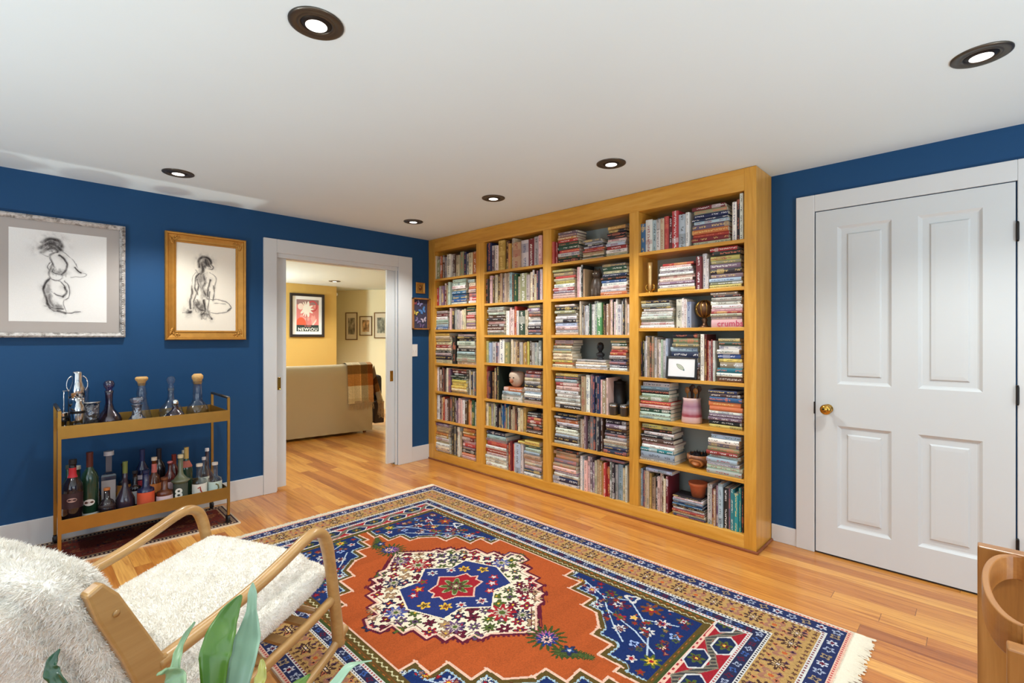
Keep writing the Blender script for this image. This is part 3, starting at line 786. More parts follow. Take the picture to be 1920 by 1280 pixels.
def persian():
    HS, HQ, LS, LK = 0.945, 1.482, 0.875, 1.27; d = 0.004
    xs = np.arange(-LS + d / 2, HS, d); ys = np.arange(-HQ + d / 2, HQ, d)
    X, Y = np.meshgrid(xs, ys); aX, aY = np.abs(X), np.abs(Y)
    rg = np.random.RandomState(3)
    img = np.empty(X.shape + (3,)); img[:] = ORG
    # abrash of the field
    low = rg.rand(60, 6); low = np.repeat(np.repeat(low, X.shape[0] // 60 + 1, 0)[:X.shape[0]], X.shape[1] // 6 + 1, 1)[:, :X.shape[1]]
    img *= (0.96 + 0.07 * low)[..., None]
    ex, ey = np.where(X < 0, (X + LS) * LK, HS - X), HQ - aY; e = np.minimum(ex, ey); side = ex <= ey
    t = np.where(side, Y, X)                                   # coordinate along the border
    # ---------------- spandrels
    st = [(.545, .285), (.47, .285), (.475, .385), (.385, .38), (.385, .515), (.305, .515), (.30, .60), (.215, .672), (.15, .676), (.15, .776), (.06, .772), (.062, .875), (.02, .87), (.03, .985)]
    poly = st + [(.62, .985), (.62, .285)]
    sp = inpoly(aX, aY, poly)
    dl = segdist(aX, aY, st)
    img[sp] = BLU
    img[sp & (dl < .034)] = OLV
    zz = np.abs(((aX + aY) / .022) % 1 - .5) * 2
    img[sp & (np.abs(dl - .026 - .006 * zz) < .0035)] = c3(150, 176, 190)
    for sx in (-1, 1):
        for sy in (-1, 1):
            # stems
            for pts in ([(.50, .40), (.44, .55), (.36, .62), (.30, .80), (.22, .93)], [(.44, .55), (.50, .66), (.40, .78), (.46, .92)], [(.36, .62), (.28, .70), (.2, .80)], [(.40, .78), (.30, .86), (.16, .93)]):
                q = [(sx * a, sy * b) for a, b in pts]
                m = (X * sx > 0) & (Y * sy > 0)
                dd = segdist(X, Y, q); img[m & (dd < .0035)] = c3(170, 186, 200)
            for (a, b, r, n, A, B, C_) in [(.485, .375, .030, 8, BRN, YEL, RED), (.455, .47, .038, 9, c3(170, 176, 190), RED, YEL), (.36, .565, .030, 8, WHT, NAV, RED),
                                          (.49, .56, .034, 6, GRN, MAR, RED), (.43, .635, .048, 7, MAR, WHT, BLU), (.52, .66, .045, 3, WHT, BLU, None), (.345, .70, .030, 5, RED, GRN, None),
                                          (.50, .77, .055, 7, BRN, RED, YEL), (.385, .745, .022, 5, c3(206, 170, 120), YEL, None), (.27, .74, .032, 8, WHT, MAR, WHT), (.33, .84, .036, 8, WHT, NAV, RED),
                                          (.43, .86, .036, 8, WHT, RED, BLU), (.22, .84, .025, 4, c3(150, 170, 210), BLU, None), (.13, .88, .025, 5, WHT, RED, None), (.17, .945, .045, 7, GRN, YEL, RED),
                                          (.28, .935, .032, 6, MAR, PNK, None), (.38, .94, .028, 4, c3(140, 160, 200), NAV, None), (.51, .92, .034, 6, MAR, WHT, RED), (.085, .945, .02, 5, BRN, RED, None), (.53, .47, .022, 5, MAR, RED, None),
                                          (.56, .84, .02, 4, WHT, RED, None), (.54, .30, .014, 4, WHT, BLU, None)]:
                flower(img, X, Y, sx * a, sy * b, r, n, A, B, C_, rot=a * 9)
    for k_ in range(150):
        a, b = rg.uniform(.06, .54), rg.uniform(.30, .97)
        if a + b * .62 < .70 or not inpoly(np.array([a]), np.array([b]), poly)[0]: continue
        A_c = [MAR, c3(60, 44, 70), GRN, BRN, c3(30, 66, 96), MAR][rg.randint(6)]
        for sx in (-1, 1):
            for sy in (-1, 1): flower(img, X, Y, sx * a, sy * b, rg.uniform(.010, .020), rg.randint(3, 7), A_c, [c3(150, 100, 80), NAV, RED][rg.randint(3)], rot=rg.rand() * 6)
    img[(dl < .0055) & (aX < .55) & (aY < .99)] = PNK
    for a, b in st[1:-1:2]:
        img[(np.abs(np.abs(aX - a) - 0) < .004) & (np.abs(aY - b) < .014)] = PNK
    fld = (aX < .545) & (aY < .985) & ~sp
    # straight white line down the long sides of the field
    img[(np.abs(aX - .548) < .0045) & (aY < .29)] = PNK
    # ---------------- medallion
    Yc = Y - .045; aYc = np.abs(Yc)
    mq = [(0, .55), (.15, .415), (.20, .41), (.205, .37), (.262, .368), (.262, .312), (.312, .31), (.312, .25), (.357, .245), (.357, .15), (.407, .145), (.407, .062), (.468, .068), (.49, 0)]
    full = mq + [(a, -b) for a, b in reversed(mq[:-1])] + [(-a, -b) for a, b in mq[1:]] + [(-a, b) for a, b in reversed(mq[1:-1])]
    med = inpoly(X, Yc, full); dm = segdist(X, Yc, full, True)
    comb = (np.abs(((X - Yc) / .03) % 1 - .5) < .28)
    img[~med & (dm < .013)] = MAR
    img[~med & (dm < .022) & comb & (aYc > .3)] = MAR
    img[med] = CRM
    # lattice of motifs in the cream ground
    cols = [RED, GRN, NAV, MAR, PUR, c3(150, 120, 90), GRN, MAR]
    for i in range(-8, 9):
        for j in range(-11, 12):
            cx = i * .080 + (j % 2) * .040; cy = j * .054 + .045 + rg.uniform(-.004, .004)
            if not inpoly(np.array([cx]), np.array([cy - .045]), full)[0]: continue
            a = cols[(i * 5 + j * 3) % 8]; b = cols[(i * 3 + j * 5 + 2) % 8]
            r_ = .025 + .007 * rg.rand(); n_ = [4, 4, 6, 8][rg.randint(4)]; ro = [0, .8][rg.randint(2)]
            flower(img, X, Y, cx, cy, r_ + .004, n_, DK, DK, None, rot=ro, sx=.8); flower(img, X, Y, cx, cy, r_, n_, a, b, [CRM, DK, YEL][rg.randint(3)], rot=ro, sx=.8)
    for (cx, cy, r, A) in [(.0, .37, .075, RED), (.0, -.29, .075, RED), (.34, .06, .055, c3(70, 80, 140)), (-.34, .06, .055, c3(70, 80, 140)), (.2, .30, .055, NAV), (-.2, .30, .055, NAV), (.22, -.23, .05, MAR), (-.22, -.22, .05, PUR), (.05, -.37, .05, NAV), (-.04, .48, .05, PUR)]:
        flower(img, X, Y, cx, cy, r, 9, A, c3(170, 160, 140), GRN)
    img[med & (np.abs(dm - .004) < .006)] = PNK
    img[med & (np.abs(dm - .026) < .002)] = MAR
    bq = [(0, .262), (.107, .165), (.216, .178), (.284, 0)]
    bfull = bq + [(a, -b) for a, b in reversed(bq[:-1])] + [(-a, -b) for a, b in bq[1:]] + [(-a, b) for a, b in reversed(bq[1:-1])]
    bl = inpoly(X, Yc, bfull); db = segdist(X, Yc, bfull, True)
    img[~bl & (db < .008)] = CRM
    img[bl] = c3(38, 50, 104)
    for (cx, cy, r, n, A, B, C_) in [(0, .195, .032, 6, WHT, NAV, RED), (0, -.195, .032, 6, WHT, RED, NAV), (.15, .11, .035, 6, YEL, BRN, None), (-.15, -.11, .035, 6, YEL, BRN, None), (.15, -.11, .035, 5, RED, WHT, None), (-.15, .11, .035, 5, RED, YEL, None),
                                    (.215, .03, .035, 5, YEL, OLV, None), (-.215, -.03, .035, 5, YEL, OLV, None), (.09, .15, .028, 6, WHT, RED, None), (-.09, -.15, .028, 6, WHT, RED, None), (-.09, .155, .028, 5, RED, GRN, None), (.09, -.155, .028, 5, RED, PNK, None), (.2, -.07, .028, 5, RED, WHT, None), (-.2, .08, .028, 5, RED, WHT, None)]:
        flower(img, X, Yc, cx, cy, r, n, A, B, C_)
    rq = [(0, .137), (.058, .078), (.124, .062), (.118, .02), (.148, 0)]
    rf = rq + [(a, -b) for a, b in reversed(rq[:-1])] + [(-a, -b) for a, b in rq[1:]] + [(-a, b) for a, b in reversed(rq[1:-1])]
    rr_ = inpoly(X, Yc, rf); dr = segdist(X, Yc, rf, True)
    img[dr < .005] = PNK; img[rr_ & (dr > .004)] = RED
    flower(img, X, Yc, 0, 0, .088, 8, c3(150, 160, 120), DK); flower(img, X, Yc, 0, 0, .078, 8, GRN, DK, c3(230, 120, 110)); flower(img, X, Yc, 0, 0, .045, 8, MAR, c3(120, 130, 90), PNK)
    # pendants
    for sy in (1, -1):
        y0 = .045 + sy * .60
        flower(img, X, Y, 0, y0, .092, 16, c3(60, 70, 34), c3(150, 80, 130), PNK); flower(img, X, Y, -.01, y0 + .01 * sy, .05, 9, c3(30, 50, 110), PNK, NAV)
        for k_ in range(7): flower(img, X, Y, (k_ - 3) * .012 * (1 - k_ * .05), y0 + sy * (.10 + .018 * k_), .045 - .004 * k_, 11, c3(56, 68, 34), c3(74, 88, 44))
        flower(img, X, Y, 0, y0 + sy * .12, .036, 5, NAV, c3(40, 70, 120), WHT)
    # ---------------- frame of the field
    inner = (aX < .615) & (aY < 1.018) & ~((aX < .552) & (aY < .985))
    img[inner] = OLV
    z2 = np.abs((t / .036) % 1 - .5) * 2
    sb = inner & side
    img[sb & (np.abs(aX - .566 - .012 * z2) < .0028)] = c3(196, 190, 150)
    img[inner & side & (aX > .585) & (aX < .590)] = BRN
    ck = ((t / .018).astype(int) % 2) == 0
    img[inner & side & (aX > .593) & (aX < .600) & ck] = c3(160, 90, 40)
    img[inner & side & (aX > .604)] = c3(58, 70, 36)
    img[inner & ~side & (aY > .993) & (aY < .999) & ck] = c3(160, 90, 40)
    img[inner & ~side & (aY > 1.004)] = c3(58, 70, 36)
    # red panels across the two ends
    pan = (aX < .615) & (aY >= 1.018)
    img[pan] = RED
    pp = aY - 1.018; ph = ((X + .62) / .31) % 1; tri = np.abs(ph - .5) * 2
    img[pan & (pp < .018)] = PNK; img[pan & (pp < .018) & (pp > .005) & (pp < .013) & ck] = c3(150, 40, 50)
    bandc = np.abs(pp - .03 - .085 * tri)
    img[pan & (bandc < .017)] = c3(120, 112, 96); img[pan & (bandc < .012) & (((X + Y) / .014).astype(int) % 2 == 0)] = c3(60, 60, 60)
    for k in range(-2, 3):
        for off, yy in ((0, .045), (.155, .095)):
            cx = k * .31 + off
            hx = [(cx - .075, yy - .0), (cx - .04, yy - .038), (cx + .04, yy - .038), (cx + .075, yy), (cx + .04, yy + .038), (cx - .04, yy + .038)]
            m = pan & inpoly(X, pp, hx); dh = segdist(X, pp, hx, True)
            img[m] = c3(28, 40, 74); flower(img, X, np.where(pan, pp, 9), cx, yy, .035, 6, GRN, MAR, YEL); img[pan & (dh < .0035)] = WHT
    # ---------------- borders from the inside out
    def band(a, b, c): img[(e >= a) & (e < b)] = c
    def tick(a, b, base, mark, per):
        m = (e >= a) & (e < b); img[m] = base
        mm = m & (e > a + (b - a) * .25) & (e < b - (b - a) * .25) & (((t / per) % 1) < .5); img[mm] = mark
    tick(.312, .330, WHT, c3(150, 60, 60), .016)
    band(.270, .312, NAV); tick(.253, .270, WHT, DK, .016)
    band(.104, .253, GLD); tick(.086, .104, WHT, c3(110, 40, 50), .018)
    band(.024, .086, c3(38, 46, 84)); tick(.006, .024, PNK, c3(180, 70, 70), .016); band(0, .006, c3(206, 196, 176))
    ns = int(HQ * 2 / .052)
    def along(period, ein, fn):
        for sgn in (-1, 1):
            k = 0; y = -HQ + ein
            while y < HQ - ein: fn((HS - ein) if sgn > 0 else -(LS - ein / LK), y, k); y += period; k += 1
            x = -LS + ein / LK; k = 0
            while x < HS - ein: fn(x, sgn * (HQ - ein), k); x += period; k += 1
    LG = c3(150, 158, 178)
    along(.058, .055, lambda x, y, k: flower(img, X, Y, x, y, .023, [5, 6, 4][k % 3], [LG, c3(190, 194, 204), c3(150, 130, 100)][k % 3], [NAV, MAR, NAV][k % 3], None, rot=k))
    along(.043, .291, lambda x, y, k: flower(img, X, Y, x, y, .017, 4, [LG, MAR, c3(60, 90, 150)][k % 3], NAV, None, rot=k * .7))
    def goldm(x, y, k):
        if k % 2 == 0:
            flower(img, X, Y, x, y, .044, 8, c3(70, 46, 40), c3(200, 150, 110), NAV)
            flower(img, X, Y, x, y, .024, 8, c3(190, 160, 110), DK, c3(220, 200, 190))
        else:
            flower(img, X, Y, x, y, .05, 4, c3(150, 104, 84), GLD, c3(180, 90, 50), rot=.78)
    along(.088, .178, goldm)
    for ein in (.118, .24):
        along(.030, ein, lambda x, y, k: flower(img, X, Y, x, y, .0105, 4, c3(84, 60, 40), c3(110, 70, 60), None, rot=k))
    for ein in (.145, .212):
        along(.044, ein, lambda x, y, k: flower(img, X, Y, x + .01, y + .01, .012, 3, [c3(176, 100, 70), c3(96, 60, 80)][k % 2], DK, None, rot=k))
    img *= (0.93 + 0.14 * rg.rand(*X.shape))[..., None]
    return img, HS + LS, HQ * 2

M['pile'] = vcol_mat('knotted_wool_pile', 0.95, 0.5, 320, spec=0.1)
RUGX, RUGY = -1.440, -2.300
t = thing('persian_rug', 'large orange and blue persian rug with a cream medallion, in front of the bookcase', 'rug', (RUGX, RUGY, 0))
img, rw, rl = persian()
o = raster('pile', img, rw, rl, M['pile'], t, 'flat'); o.location = (0, 0, 0.012)
bx('rug_base', -rw / 2, rw / 2, -rl / 2, rl / 2, 0.0005, 0.0112, M['paper'], t)
M['wool'] = plain('ivory_wool_fringe', (226, 216, 196), 0.95, 0, 0.12, 200)
def fringe(parent, x0, x1, y, sgn, length, n, z=0.006, seed=1):
    rr = random.Random(seed); m = MB()
    for i in range(n):
        x = x0 + (x1 - x0) * (i + rr.random()) / n; L = length * rr.uniform(.65, 1.08); a = rr.uniform(-.3, .3)
        w = .0022; pts = [(x, y, z + .004), (x + a * L * .3, y + sgn * L * .45, z + .004 * rr.random()), (x + a * L, y + sgn * L, .002 + .004 * rr.random())]
        P = []
        for j, p in enumerate(pts):
            ww = w * (1.0, 1.0, .7)[j]; P += [(p[0] - ww, p[1], p[2]), (p[0] + ww, p[1], p[2]), (p[0], p[1], p[2] + .003)]
        F = []
        for j in (0, 1):
            for k in range(3): F.append((3 * j + k, 3 * j + (k + 1) % 3, 3 * j + 3 + (k + 1) % 3, 3 * j + 3 + k))
        m.add(P, F)
    return m.build('fringe', M['wool'], parent)
fringe(t, -rw / 2, rw / 2, -rl / 2, -1, .068, 1100, seed=2)
fringe(t, -rw / 2, rw / 2, rl / 2, 1, .052, 1100, seed=3)

def small_rug():
    W_, H_ = 1.02, .46; d = .005
    X, Y = np.meshgrid(np.arange(-W_ / 2 + d / 2, W_ / 2, d), np.arange(-H_ / 2 + d / 2, H_ / 2, d))
    rg = np.random.RandomState(5); img = np.empty(X.shape + (3,)); img[:] = c3(104, 44, 34)
    e = np.minimum(W_ / 2 - np.abs(X), H_ / 2 - np.abs(Y))
    for i in range(150):
        flower(img, X, Y, rg.uniform(-.5, .5), rg.uniform(-.22, .22), rg.uniform(.012, .035), rg.randint(4, 8), [c3(40, 36, 50), c3(140, 84, 52), c3(80, 30, 36), c3(60, 60, 52)][i % 4], c3(120, 60, 40))
    img[e < .05] = c3(62, 44, 48)
    tt = np.where(W_ / 2 - np.abs(X) < H_ / 2 - np.abs(Y), Y, X)
    img[(np.abs(e - .03) < .009) & (((tt / .02) % 1) < .6)] = c3(178, 150, 120)
    img[(np.abs(e - .055) < .004)] = c3(160, 130, 100); img[e < .008] = c3(190, 170, 146)
    img *= (0.9 + 0.2 * rg.rand(*X.shape))[..., None]
    return img, W_, H_
t = thing('small_rug', 'small worn dark red rug under the bar cart, beside the left baseboard', 'rug', (-2.455, -.285, 0), rz=R(-2))
img, a, b = small_rug()
o = raster('pile', img, a, b, M['pile'], t, 'flat'); o.location = (0, 0, .009)
bx('rug_base', -a / 2, a / 2, -b / 2, b / 2, .0005, .0085, M['paper'], t)

# ================================================================== PICTURES
def fractal(H, W, rg, cells=(6, 12, 24)):
    out = np.zeros((H, W))
    for k, c in enumerate(cells):
        g = rg.rand(c + 2, c + 2); yy = np.linspace(0, c, H); xx = np.linspace(0, c, W)
        iy = yy.astype(int); ix = xx.astype(int); fy = (yy - iy)[:, None]; fx = (xx - ix)[None, :]
        a = g[iy][:, ix]; b = g[iy][:, ix + 1]; c_ = g[iy + 1][:, ix]; d = g[iy + 1][:, ix + 1]
        out += (a * (1 - fx) * (1 - fy) + b * fx * (1 - fy) + c_ * (1 - fx) * fy + d * fx * fy) / (2 ** k)
    return out / out.max()

def sketch(W, H, asp, strokes, blobs, seed, paper=(232, 230, 226)):
    """charcoal drawing: strokes = (pts, width, darkness); coordinates u 0..1 right, v 0..1 down"""
    X, Y = np.meshgrid((np.arange(W) + .5) / W * asp, 1 - (np.arange(H) + .5) / H)
    rg = np.random.RandomState(seed); grain = rg.rand(H, W); soft = fractal(H, W, rg, (18, 40, 80)); jx = (fractal(H, W, rg, (9, 20, 40)) - .5) * .030; jy = (fractal(H, W, rg, (9, 20, 40)) - .5) * .030; X = X + jx; Y = Y + jy
    D = np.zeros((H, W))
    for pts, wd, dk in strokes:
        pp = [(p.x * asp, p.y) for p in curve_pts([(a, b, 0) for a, b in pts], 5)]
        d = segdist(X, Y, pp)
        D = np.maximum(D, dk * np.exp(-(d / wd) ** 2) * np.clip(1.1 * soft * grain + 1.0 * soft, 0, 1))
        D = np.maximum(D, .45 * dk * np.exp(-(d / (wd * 3.2)) ** 2) * np.clip(soft * 2.6 - 1.0, 0, 1) * grain)
    for cx, cy, rx, ry, dk in blobs:
        d = ((X / asp - cx) / rx) ** 2 + ((Y - cy) / ry) ** 2
        D = np.maximum(D, dk * np.exp(-d ** 1.5) * np.clip(soft * 3.2 - 1.15, 0, 1) * (.55 + .6 * grain))
    for cx, cy, rx, ry, dk in blobs:            # scribbled charcoal inside each dark mass
        for k in range(26):
            a = rg.uniform(0, 6.28); q = math.sqrt(rg.rand()); x0 = cx + rx * q * math.cos(a) * .8; y0 = cy + ry * q * math.sin(a) * .8; an = rg.uniform(.6, 1.5) + (rg.rand() < .25) * 1.2; L = rg.uniform(.2, .7) * max(rx, ry) * .6
            p = [((x0 - L * math.cos(an)) * asp, y0 - L * math.sin(an)), ((x0 + rg.uniform(-.01, .01)) * asp, y0), ((x0 + L * math.cos(an)) * asp, y0 + L * math.sin(an))]
            d = segdist(X, Y, p); D = np.maximum(D, dk * rg.uniform(.5, 1) * np.exp(-(d / rg.uniform(.004, .009)) ** 2) * np.clip(.2 + soft * .9, 0, 1))
    D = np.clip(D, 0, 1)[..., None]
    img = c3(*paper) * (.985 + .03 * rg.rand(H, W, 1)); return img * (1 - D) + c3(36, 32, 32) * D

M['paint_sheet'] = vcol_mat('drawn_sheet', 0.85, 0, 100, spec=0.2)
def A1(pts): return [((x - 65) / 705, (y - 215 - (x - 65) * .113) / (675 - (x - 65) * .1)) for x, y in pts]
def A2(pts): return [((x - 1255) / 445, (y - 315 - (x - 1255) * .1) / (650 - (x - 1255) * .094)) for x, y in pts]
st1 = [(A1(p), w, d) for p, w, d in [
    ([(300, 330), (350, 305), (410, 320), (430, 360)], .022, .95), ([(285, 370), (330, 340), (380, 350), (420, 380)], .022, .9), ([(290, 400), (320, 380), (370, 370), (400, 390)], .02, .85),
    ([(278, 330), (300, 325), (330, 330)], .008, .6), ([(285, 405), (305, 425), (330, 430), (345, 425)], .006, .6),
    ([(430, 375), (440, 400), (500, 440), (530, 480), (540, 500)], .004, .6), ([(400, 400), (360, 415), (345, 430), (360, 470), (385, 500)], .010, .9), ([(415, 425), (450, 450), (470, 485), (455, 530), (430, 560)], .010, .9),
    ([(385, 500), (370, 530), (400, 550), (430, 560)], .006, .8), ([(345, 475), (330, 500), (345, 520), (375, 510)], .005, .7), ([(365, 480), (350, 530), (340, 560), (345, 575)], .008, .75),
    ([(525, 510), (550, 535), (570, 548)], .008, .95), ([(570, 548), (610, 560), (590, 575), (540, 580), (500, 582)], .003, .5), ([(535, 480), (545, 510)], .004, .5),
    ([(440, 560), (430, 590), (390, 600), (350, 585)], .006, .7), ([(345, 580), (312, 620), (305, 660), (320, 720), (330, 770), (345, 800)], .011, .95), ([(360, 590), (400, 600), (430, 615), (455, 650), (460, 690), (435, 712), (400, 705), (370, 690)], .006, .8),
    ([(455, 605), (485, 640), (492, 690), (480, 725), (455, 735)], .005, .75), ([(435, 715), (455, 700), (462, 680), (452, 650)], .012, .95), ([(445, 735), (440, 770), (455, 820)], .004, .6),
    ([(345, 800), (370, 815), (400, 820), (440, 830), (500, 835), (570, 825)], .005, .8), ([(330, 760), (350, 790), (390, 800), (430, 800)], .012, .85), ([(310, 780), (345, 790)], .004, .6), ([(340, 700), (345, 750), (370, 790)], .016, .6), ([(395, 815), (450, 832)], .012, .9)]]
bl1 = [(A1([(360, 355)])[0] + (.09, .075, .95)), (A1([(335, 700)])[0] + (.035, .12, .5)), (A1([(430, 545)])[0] + (.07, .035, .5)), (A1([(385, 790)])[0] + (.07, .05, .6)), (A1([(370, 520)])[0] + (.04, .05, .5))]
st2 = [(A2(p), w, d) for p, w, d in [
    ([(1425, 500), (1425, 450), (1455, 430), (1495, 440), (1510, 470)], .016, .95), ([(1440, 470), (1450, 520), (1440, 550)], .02, .9), ([(1470, 450), (1480, 490)], .018, .9), ([(1500, 470), (1525, 500), (1515, 520), (1490, 515)], .008, .7),
    ([(1440, 540), (1405, 570), (1395, 610), (1390, 660), (1400, 700)], .010, .9), ([(1400, 540), (1375, 580), (1368, 640)], .004, .6), ([(1500, 545), (1540, 570), (1548, 620), (1540, 660)], .004, .6), ([(1455, 560), (1470, 610), (1450, 650), (1470, 700)], .014, .75),
    ([(1410, 590), (1420, 640), (1400, 680)], .010, .8), ([(1510, 600), (1490, 660), (1485, 710)], .010, .8), ([(1535, 640), (1530, 700), (1520, 740)], .006, .8), ([(1370, 640), (1362, 740), (1360, 800)], .010, .85), ([(1395, 700), (1385, 760), (1380, 800)], .007, .7),
    ([(1340, 820), (1330, 830), (1360, 825)], .018, .95), ([(1300, 838), (1340, 830)], .004, .5), ([(1400, 780), (1420, 810), (1450, 820)], .016, .85), ([(1460, 740), (1462, 790), (1460, 830), (1440, 850)], .012, .95), ([(1480, 730), (1510, 735), (1580, 745), (1640, 765), (1670, 795), (1650, 820), (1580, 838), (1510, 838)], .004, .75),
    ([(1530, 765), (1570, 768), (1620, 775)], .004, .5), ([(1640, 820), (1670, 800)], .006, .8), ([(1450, 845), (1490, 850), (1515, 880)], .010, .95), ([(1500, 680), (1490, 760), (1485, 820)], .006, .7)]]
bl2 = [(A2([(1465, 480)])[0] + (.10, .09, .9)), (A2([(1440, 590)])[0] + (.10, .12, .55)), (A2([(1420, 790)])[0] + (.11, .07, .8)), (A2([(1470, 850)])[0] + (.10, .05, .8)), (A2([(1460, 680)])[0] + (.08, .10, .5))]

def frame_bars(w, h, fw, profile, name, mat, parent, y0=0.0):
    """mitred moulding swept round a rectangle. profile = [(inset from outer edge, projection)]; outer size w x h, hung in plane y=y0 facing -y"""
    m = MB(); P = []
    for ins, pr in profile:
        for sx, sz in ((-1, -1), (1, -1), (1, 1), (-1, 1)): P.append((sx * (w / 2 - ins), y0 - pr, sz * (h / 2 - ins)))
    n = len(profile); F = [(4 * i + q, 4 * i + (q + 1) % 4, 4 * i + 4 + (q + 1) % 4, 4 * i + 4 + q) for i in range(n - 1) for q in range(4)]
    m.add(P, F); return m.build(name, mat, parent)

t = NT('distressed_silver_leaf')
nz = t.noise(34, 5, t.coord((1, 1, 1)), 0.7); nz2 = t.noise(160, 3, t.coord())
t.l(t.ramp(nz, [(0.36, rgb(112, 104, 98)), (0.47, rgb(176, 170, 164)), (0.62, rgb(212, 208, 204))]), t.b.inputs['Base Color'])
t.p(Roughness=0.5, Metallic=0.25); t.bump(nz, 0.8, 0.01); M['silver'] = t.mat
M['gold'] = plain('old_gilt_moulding', (192, 138, 62), 0.42, 0.55, 0.22, 26, 0.2)
M['taupe'] = plain('taupe_mount_board', (172, 164, 158), 0.9, 0, 0.02)

# large sketch, left
cx, cz = (-3.153 - 2.511) / 2, 1.645; W1, H1 = .642, .745
t = thing('framed_sketch', 'charcoal sketch of a standing figure in a distressed silver frame with taupe mount', 'picture', (cx, 0, cz), group='framed figure sketches')
frame_bars(W1, H1, 0, [(0, .001), (0, .030), (.010, .036), (.020, .030), (.026, .024), (.030, .016)], 'frame', M['silver'], t)
bx('mount_board', -W1 / 2 + .026, W1 / 2 - .026, -.012, -.008, -H1 / 2 + .026, H1 / 2 - .026, M['taupe'], t)
pw, ph_ = .450, .563
o = raster('drawing', sketch(330, 350, pw / ph_, st1, bl1, 7)[::1], pw, ph_, M['paint_sheet'], t); o.location = (0, -.0132, .006)
m = MB(); rr = random.Random(4)
for k in range(46):
    for sx in (-1, 1):
        z = -H1 / 2 + .02 + (H1 - .04) * (k + .5) / 46; m.lathe([(.001, -.007), (.006, -.003), (.006, .003), (.001, .007)], 6)
        for i in range(len(m.v) - 24, len(m.v)): x_, y_, z_ = m.v[i]; m.v[i] = (x_ + sx * (W1 / 2 - .0145), y_ * .7 - .034, z_ + z)
m.build('beading', M['silver'], t)

# smaller sketch in gilt frame
cx, cz = (-2.29 - 1.766) / 2, 1.640; W2, H2 = .524, .776
t = thing('framed_sketch', 'charcoal sketch of a seated figure in a gilt frame, left of the doorway', 'picture', (cx, 0, cz), group='framed figure sketches')
frame_bars(W2, H2, 0, [(0, .001), (0, .034), (.006, .040), (.014, .038), (.020, .028), (.044, .020), (.056, .018), (.060, .024), (.066, .022), (.070, .012)], 'frame', M['gold'], t)
pw, ph_ = .388, .640
o = raster('drawing', sketch(270, 445, pw / ph_, st2, bl2, 9, (238, 230, 214)), pw, ph_, M['paint_sheet'], t); o.location = (0, -.0125, 0)
for sx in (-1, 1):
    for sz in (-1, 1):
        m = MB(); rr = random.Random(3)
        for k in range(16):
            a = k / 15 * 1.57; px_ = sx * (W2 / 2 - .026 - .022 * math.sin(a * 2) * .4 - .0); pz_ = sz * (H2 / 2 - .026)
            q = rr.random() * .052; ax = rr.random() < .5
            x_ = sx * (W2 / 2 - .036 - (q if ax else rr.uniform(-.012, .012))); z_ = sz * (H2 / 2 - .036 - (rr.uniform(-.012, .012) if ax else q))
            r_ = rr.uniform(.005, .009)
            n0 = len(m.v); m.lathe([(.001, -r_), (r_ * .8, -r_ * .5), (r_, 0), (r_ * .8, r_ * .5), (.001, r_)], 8)
            for i in range(n0, len(m.v)): a_, b_, c_ = m.v[i]; m.v[i] = (a_ + x_, b_ * .7 - .025, c_ + z_)
        m.build('corner_ornament', M['gold'], t, smooth=True)

# small things on the strip of wall beside the bookcase
t = thing('butterfly_box', 'small wooden shadow box of blue butterflies on the wall beside the bookcase', 'picture', (-.1135, 0, 1.509))
w_, h_ = .213, .324
MB().box(-w_ / 2, w_ / 2, -.045, 0, -h_ / 2, -h_ / 2 + .014).box(-w_ / 2, w_ / 2, -.045, 0, h_ / 2 - .014, h_ / 2).box(-w_ / 2, -w_ / 2 + .014, -.045, 0, -h_ / 2, h_ / 2).box(w_ / 2 - .014, w_ / 2, -.045, 0, -h_ / 2, h_ / 2).build('frame', M['oak'], t, bevel=.002)
bx('backing_board', -w_ / 2 + .01, w_ / 2 - .01, -.006, -.001, -h_ / 2 + .01, h_ / 2 - .01, plain('dark_backing_cloth', (66, 62, 84), .9), t)
def butterfly(x, z, s, c, rot):
    m = MB()
    for sx in (-1, 1):
        for pts in ([(0, 0), (.35, .5), (.95, .75), (1.0, .35), (.6, 0)], [(0, 0), (.6, 0), (.75, -.35), (.45, -.75), (.15, -.5)]):
            m.prism([(sx * a * s, b * s) for a, b in pts], -.012, -.010, 'y')
    o = m.build('butterfly_wings', plain('wing', c, .4, 0, .5, 60), t, loc=(x, 0, z), rot=(0, rot, 0))
    MB().tube([(0, -.012, -.45 * s), (0, -.0135, 0), (0, -.012, .45 * s)], [.001, .003, .001], 6).build('butterfly_body', M['black'], o)
butterfly(-.005, .105, .034, (140, 140, 190), .5); butterfly(.03, .035, .045, (84, 136, 200), -.5); butterfly(-.055, .01, .032, (222, 196, 92), .3)
butterfly(-.03, -.07, .034, (130, 120, 160), .8); butterfly(.045, -.06, .034, (200, 190, 210), -.3); butterfly(.02, -.12, .032, (110, 90, 130), .2); butterfly(-.06, .11, .022, (180, 90, 110), 0)
t = thing('small_icon', 'small square gilt picture on the wall above the butterfly box', 'picture', (-.1065, 0, 1.777))
frame_bars(.110, .112, 0, [(0, .001), (0, .012), (.006, .014), (.016, .009), (.018, .006)], 'frame', M['gold'], t)
def iconimg():
    X, Y = np.meshgrid(np.linspace(-1, 1, 40), np.linspace(-1, 1, 40)); im = np.empty((40, 40, 3)); im[:] = c3(150, 110, 50)
    im[np.hypot(X, Y * .8) < .55] = c3(110, 62, 30); im[np.hypot(X + .1, Y - .2) < .2] = c3(190, 150, 80); return im
o = raster('painted_panel', iconimg(), .078, .080, M['paint_sheet'], t); o.location = (0, -.006, 0)
t = thing('light_switch', 'white two-gang light switch plate on the blue wall beside the doorway', 'light switch', (-.180, 0, 1.135))
